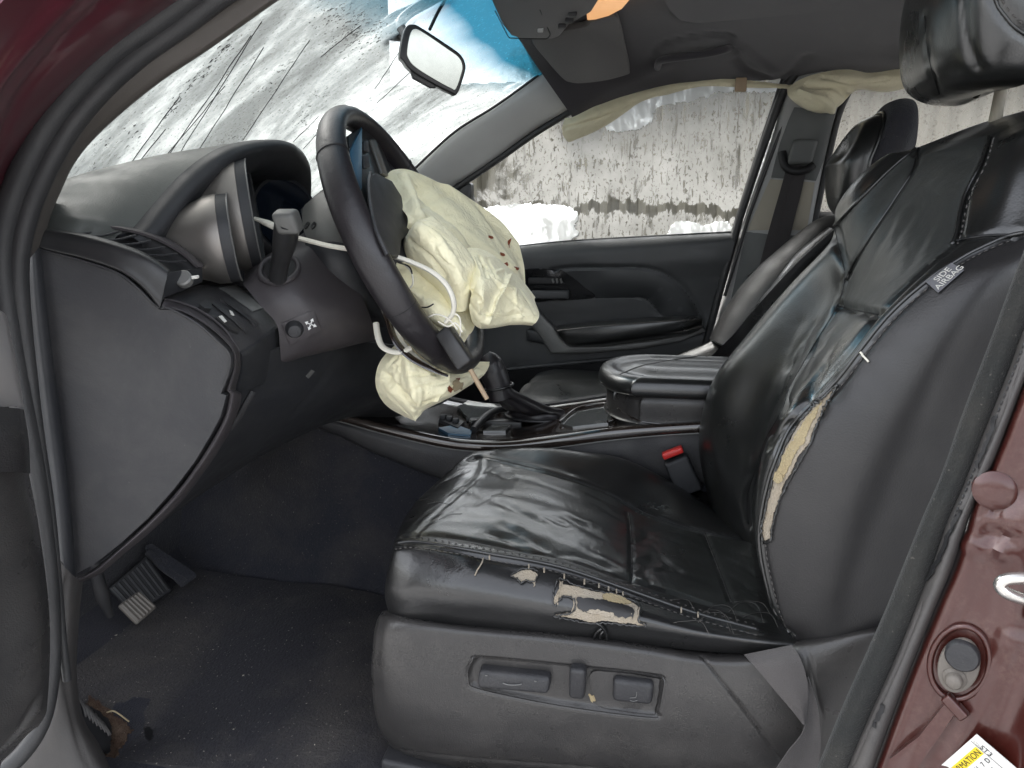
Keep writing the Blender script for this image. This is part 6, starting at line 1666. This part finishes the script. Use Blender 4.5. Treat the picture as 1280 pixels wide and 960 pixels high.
# front fold: a tapered tongue of cloth with a soft crest
rows = [
 [(510,286,1.02),(513,283,1.00),(525,275,.985),(541,269,1.0),(546,274,1.03)],
 [(502,304,1.02),(508,299,.985),(531,289,.958),(556,284,.99),(563,292,1.03)],
 [(506,326,1.02),(515,317,.98),(546,307,.948),(577,307,.985),(584,314,1.03)],
 [(522,350,1.02),(531,340,.98),(563,329,.947),(591,331,.985),(596,340,1.03)],
 [(542,372,1.02),(550,362,.985),(573,355,.955),(587,356,.985),(590,364,1.03)],
 [(560,398,1.03),(565,390,1.0),(577,387,.98),(584,386,.995),(586,392,1.03)]]
fb = Surf(rows, 80, 110)
fb.groove([(520,284),(548,300),(566,326),(574,352)], .010, -.004)
fb.groove([(512,300),(536,318),(556,345)], .004, .004).groove([(530,278),(560,300),(580,330)], .003, .0025)
crumple(fb, .0020, 9, 2, 1.0)
creases(fb, [(525,278),(586,356)], [(548,300),(560,330),(520,310),(575,345)], 7, .0022, .0018)
fbo = fb.build('front_fold', M['airbag'], ab, .0012)
# right lobe: two flat faces meeting in a crisp crease
rows = [
 [(566,322,1.07),(586,310,1.085),(604,314,1.09),(622,325,1.10),(640,341,1.11),(656,357,1.12),(667,373,1.125)],
 [(574,324,1.02),(590,317,1.035),(604,321,1.04),(620,331,1.05),(637,346,1.06),(653,361,1.085),(667,376,1.11)],
 [(580,342,.985),(594,340,.978),(608,343,.982),(623,350,.998),(638,358,1.03),(655,371,1.06),(671,387,1.09)],
 [(583,362,.968),(596,366,.950),(607,370,.950),(617,374,.978),(634,377,1.02),(655,385,1.045),(673,396,1.07)],
 [(586,384,.968),(596,388,.955),(604,391,.958),(614,393,.985),(633,394,1.02),(655,398,1.045),(670,403,1.06)],
 [(592,402,.985),(598,406,.978),(604,407,.982),(616,407,1.0),(634,405,1.03),(653,404,1.05),(667,405,1.065)],
 [(594,404,1.02),(600,409,1.02),(606,410,1.02),(618,410,1.04),(636,408,1.06),(653,406,1.08),(665,406,1.09)]]
rb_ = Surf(rows, 130, 110)
rb_.groove([(637,345),(626,366),(616,386),(608,402)], .0035, -.006)
rb_.groove([(600,320),(606,332),(610,344)], .0025, .003).groove([(610,324),(617,336),(622,347)], .0025, .003).groove([(592,322),(597,334),(600,344)], .003, -.003)
rb_.groove([(652,362),(660,376),(668,392)], .003, .003).groove([(645,360),(646,378),(652,396)], .004, -.0025)
rb_.groove([(584,366),(598,376),(606,392)], .004, .003)
crumple(rb_, .0017, 9, 5, 1.0)
creases(rb_, [(600,404),(637,346),(588,320)], [(660,385),(610,350),(640,385),(595,365),(655,372)], 12, .0022, .0018)
rbo_ = rb_.build('side_fold', M['airbag'], ab, .0012)
creases(ub, [(492,224),(520,262),(655,370)], [(560,240),(600,265),(640,310),(590,300),(650,350)], 6, .004, .0018)
ubo = ub.build('upper_fold', M['airbag'], ab, .0012)
# tucked folds behind the rim
rows = [
 [(498,286,1.03),(515,294,1.03),(540,304,1.03),(565,320,1.035),(585,340,1.04),(598,365,1.05)],
 [(497,308,1.015),(513,316,1.015),(537,328,1.01),(560,345,1.01),(580,368,1.02),(594,390,1.035)],
 [(496,330,1.0),(512,340,.995),(534,352,.99),(556,372,.99),(576,396,1.0),(590,412,1.02)],
 [(494,360,.985),(514,366,.98),(538,376,.975),(560,392,.975),(576,408,.985),(586,420,1.01)],
 [(496,390,.98),(518,394,.97),(540,402,.965),(560,412,.965),(574,422,.975),(584,430,1.0)],
 [(505,416,.985),(524,418,.98),(544,424,.975),(560,430,.975),(572,436,.985),(580,442,1.01)]]
tb = Surf(rows, 80, 90); tb.groove([(500,350),(540,385),(575,415)], .008, -.012).groove([(500,385),(540,405),(575,428)], .007, .010)
crumple(tb, .0035, 16, 4); tb.build('tucked_fold', M['airbag'], ab, .0012)
# lower lobe below the rim
rows = [
 [(492,432,1.02),(505,424,1.0),(525,428,1.0),(550,440,1.02),(575,452,1.06),(600,452,1.12),(612,452,1.14)],
 [(480,445,1.01),(498,444,.985),(522,448,.98),(550,458,1.0),(578,466,1.05),(600,464,1.10),(612,458,1.13)],
 [(474,462,1.01),(494,462,.98),(520,468,.97),(548,476,.985),(574,480,1.03),(594,476,1.08),(609,466,1.12)],
 [(476,484,1.02),(495,488,.985),(520,494,.97),(545,496,.985),(564,494,1.02),(582,486,1.07),(600,476,1.11)],
 [(488,506,1.04),(502,511,1.0),(518,512,.985),(536,510,1.0),(554,502,1.03),(574,492,1.08),(594,480,1.11)],
 [(506,522,1.05),(514,528,1.02),(520,528,1.01),(532,516,1.02),(550,506,1.05),(572,494,1.09),(592,482,1.12)]]
lo = Surf(rows, 100, 80)
lo.groove([(506,440),(516,470),(520,505)], .008, -.010).groove([(560,455),(558,480),(545,500)], .006, -.006).groove([(485,470),(500,490),(516,510)], .008, .008)
crumple(lo, .0022, 9, 6, 1.0)
creases(lo, [(516,518),(600,455),(500,440)], [(490,470),(520,460),(550,470),(575,480),(505,500)], 18)
loo = lo.build('lower_fold', M['airbag'], ab, .0012)
for nm, sf_, q in (('stain', ub, [(610,296),(614,294),(616,297),(612,299)]), ('stain', ub, [(635,302),(638,298),(638,305),(636,309)]), ('stain', ub, [(625,318),(628,315),(631,319),(627,321)]), ('stain', ub, [(628,330),(633,328),(636,333),(630,335)]), ('stain', ub, [(642,333),(648,334),(646,338)]),
                   ('stain', lo, [(570,474),(574,472),(575,476)]), ('stain', lo, [(560,486),(563,482),(566,485),(562,490)])):
    patch_on(nm, sf_, q, M['blood'], (ubo if sf_ is ub else loo), .0012, .0012, .8)
patch_on('frayed_hole', lo, [(564,480),(572,474),(578,478),(576,486),(568,488)], M['foam_yellow'], loo, .0014, .001, .8)

# tether straps and wires
sp_ = thing('airbag_strap', 'off white strap running from the column through the wheel rim into the airbag', 'strap', Vector(P(470, 320, .98)))
tube('strap_band', [P(374,298,.955), P(390,302,.945), P(410,307,.935), P(434,311,.93), P(462,315,.935), P(490,320,.925), P(515,328,.925), P(540,340,.92), P(558,356,.915), P(567,376,.915), P(566,392,.92), P(558,402,.925)], .0032, M['strap'], sp_, 8, 90, aspect=1.5)
s2 = thing('loose_strap_loop', 'short off white strap loop dangling under the lower wheel rim', 'strap', Vector(P(490, 430, .97)))
tube('strap_band', [P(470,404,.99), P(472,418,.98), P(477,432,.97), P(488,439,.965), P(502,440,.965), P(514,435,.97)], .0034, M['strap'], s2, 8, 60, aspect=1.3)
wr_ = thing('horn_wire', 'thin pale and dark wires tangled around the loose switch block on the wheel', 'wire', Vector(P(560, 395, .93)))
for q in ([(536,396,.93),(545,393,.925),(556,396,.92),(566,404,.92),(572,412,.92)], [(556,404,.922),(566,393,.918),(574,396,.918),(576,410,.92),(575,420,.925)], [(548,402,.925),(560,408,.92),(570,404,.92),(578,415,.92)], [(505,330,.94),(514,340,.935),(516,355,.935),(508,364,.94)]):
    tube('wire_strand', [P(*p) for p in q], .0011, M['strap'], wr_, 6, 30)
for q in ([(498,328,.945),(512,334,.935),(516,348,.935)], [(524,384,.938),(534,384,.93),(542,380,.93)], [(568,416,.92),(576,424,.92),(582,434,.92)]):
    tube('wire_strand', [P(*p) for p in q], .0010, M['black'], wr_, 6, 30)

# side curtain bags below the headliner edge
cb = thing('curtain_airbag', 'long rolled cream curtain airbag drooping along the top of the misted passenger window', 'airbag', Vector(P(760, 140, 2.0)))
rows = [
 [(706,148,2.00),(718,146,2.0),(745,134,2.01),(780,120,2.02),(815,110,2.03),(870,100,2.035),(920,99,2.04),(990,105,2.05)],
 [(703,158,1.985),(716,155,1.985),(745,143,1.995),(780,128,2.01),(815,115,2.02),(870,104,2.03),(920,103,2.035),(990,108,2.045)],
 [(704,170,1.99),(716,168,1.99),(745,154,2.0),(780,136,2.01),(812,121,2.02),(870,108,2.03),(920,107,2.035),(990,111,2.045)],
 [(710,178,2.0),(720,175,2.0),(746,162,2.01),(782,140,2.02),(812,124,2.03),(870,110,2.035),(920,109,2.04),(990,113,2.05)],
 [(716,176,2.02),(724,172,2.02),(748,158,2.03),(782,136,2.035),(812,120,2.04),(870,106,2.045),(920,106,2.05),(990,110,2.06)]]
cbs = Surf(rows, 140, 40); cbs.groove([(706,160),(745,149),(790,130)], .004, .004); crumple(cbs, .0015, 14, 8)
cbs.build('bag_roll', M['curtain'], cb, .0012)
rbox('bag_clip', P(926,106,2.03), _rt*.014, np.array([0,.008,0]), np.array([0,0,.016]), .003, M['wood'], cb)
c2_ = thing('rear_curtain_airbag', 'bunched cream curtain airbag sagging over the top of the far centre pillar', 'airbag', Vector(P(1040, 115, 1.99)))
rows = [
 [(985,112,2.02),(1000,100,2.0),(1025,92,1.99),(1060,88,1.99),(1090,92,2.0),(1120,90,2.02),(1150,84,2.03)],
 [(985,118,2.0),(1000,112,1.975),(1028,104,1.96),(1062,98,1.965),(1090,100,1.98),(1118,98,2.0),(1150,90,2.02)],
 [(990,126,1.99),(1006,126,1.965),(1030,120,1.95),(1058,112,1.96),(1080,106,1.975),(1112,106,2.0),(1145,98,2.02)],
 [(1000,134,1.995),(1014,138,1.97),(1034,136,1.96),(1054,126,1.97),(1072,112,1.985),(1105,112,2.01),(1140,104,2.03)],
 [(1010,138,2.01),(1022,141,2.0),(1036,140,1.99),(1052,130,2.0),(1070,114,2.01),(1104,114,2.02),(1138,106,2.04)]]
c2s = Surf(rows, 90, 60); c2s.groove([(1000,112),(1030,124),(1040,138)], .008, -.010).groove([(1010,104),(1045,108),(1060,122)], .007, .010).groove([(1030,96),(1070,104),(1110,100)], .006, .006)
crumple(c2s, .002, 15, 9); c2s.build('bag_bundle', M['curtain'], c2_, .0012)

# ================================================================ rear-view mirror
mr_ = thing('rear_view_mirror', 'black framed interior mirror on a bent stalk below the windscreen top', 'mirror', Vector(P(545, 70, 1.38)))
mo_ = [(506,36),(516,30),(528,35),(560,56),(576,68),(582,80),(581,92),(572,117),(564,116),(540,104),(514,88),(504,76),(500,68)]
def onp(x, y, off=0.0):
    c = P(541, 74, 1.36); n = np.array([.42, -.90, -.05]); n /= np.linalg.norm(n)
    r = ray(x, y); t = ((c + n*off - EYE) @ n)/(r @ n); return EYE + r*t, n
nm_ = onp(541, 74)[1]
shell = slab('mirror_shell', [onp(x, y)[0] for x, y in mo_], -nm_*.030, M['trim_black'], mr_, .008, 4, 60)
gl_ = [(513,42),(519,36),(530,41),(558,60),(573,71),(578,81),(577,91),(570,111),(563,110),(541,98),(518,83),(510,72),(509,62)]
slab('mirror_glass', [onp(x, y, .0015)[0] for x, y in gl_], -nm_*.003, M['mirror'], mr_, .0005, 1, 60)
slab('mirror_tab', [onp(x, y, -.004)[0] for x, y in [(512,86),(520,91),(545,105),(545,110),(538,110),(516,98)]], -nm_*.012, M['trim_black'], mr_, .003)
tube('mirror_stalk', [P(508,44,1.40), P(500,30,1.42), P(512,16,1.43), P(535,2,1.44), P(556,-12,1.45)], [.008,.009,.009,.010,.012], M['trim_black'], mr_, 12)
tube('mirror_cable', [P(537,37,1.40), P(546,18,1.42), P(556,0,1.44), P(562,-15,1.45)], .003, M['black'], mr_, 8)
rbox('sensor_box', P(489,38,1.45), _rt*.022 - _up*.003, _fw*.015, _up*.013 + _rt*.006, .004, M['trim_black'], mr_)
tube('sensor_bracket', [P(478,32,1.46), P(492,20,1.46), P(520,8,1.46), P(555,-8,1.46)], .007, M['trim_black'], mr_, 8)
# tag any part that is left without
bpy.context.view_layer.update()
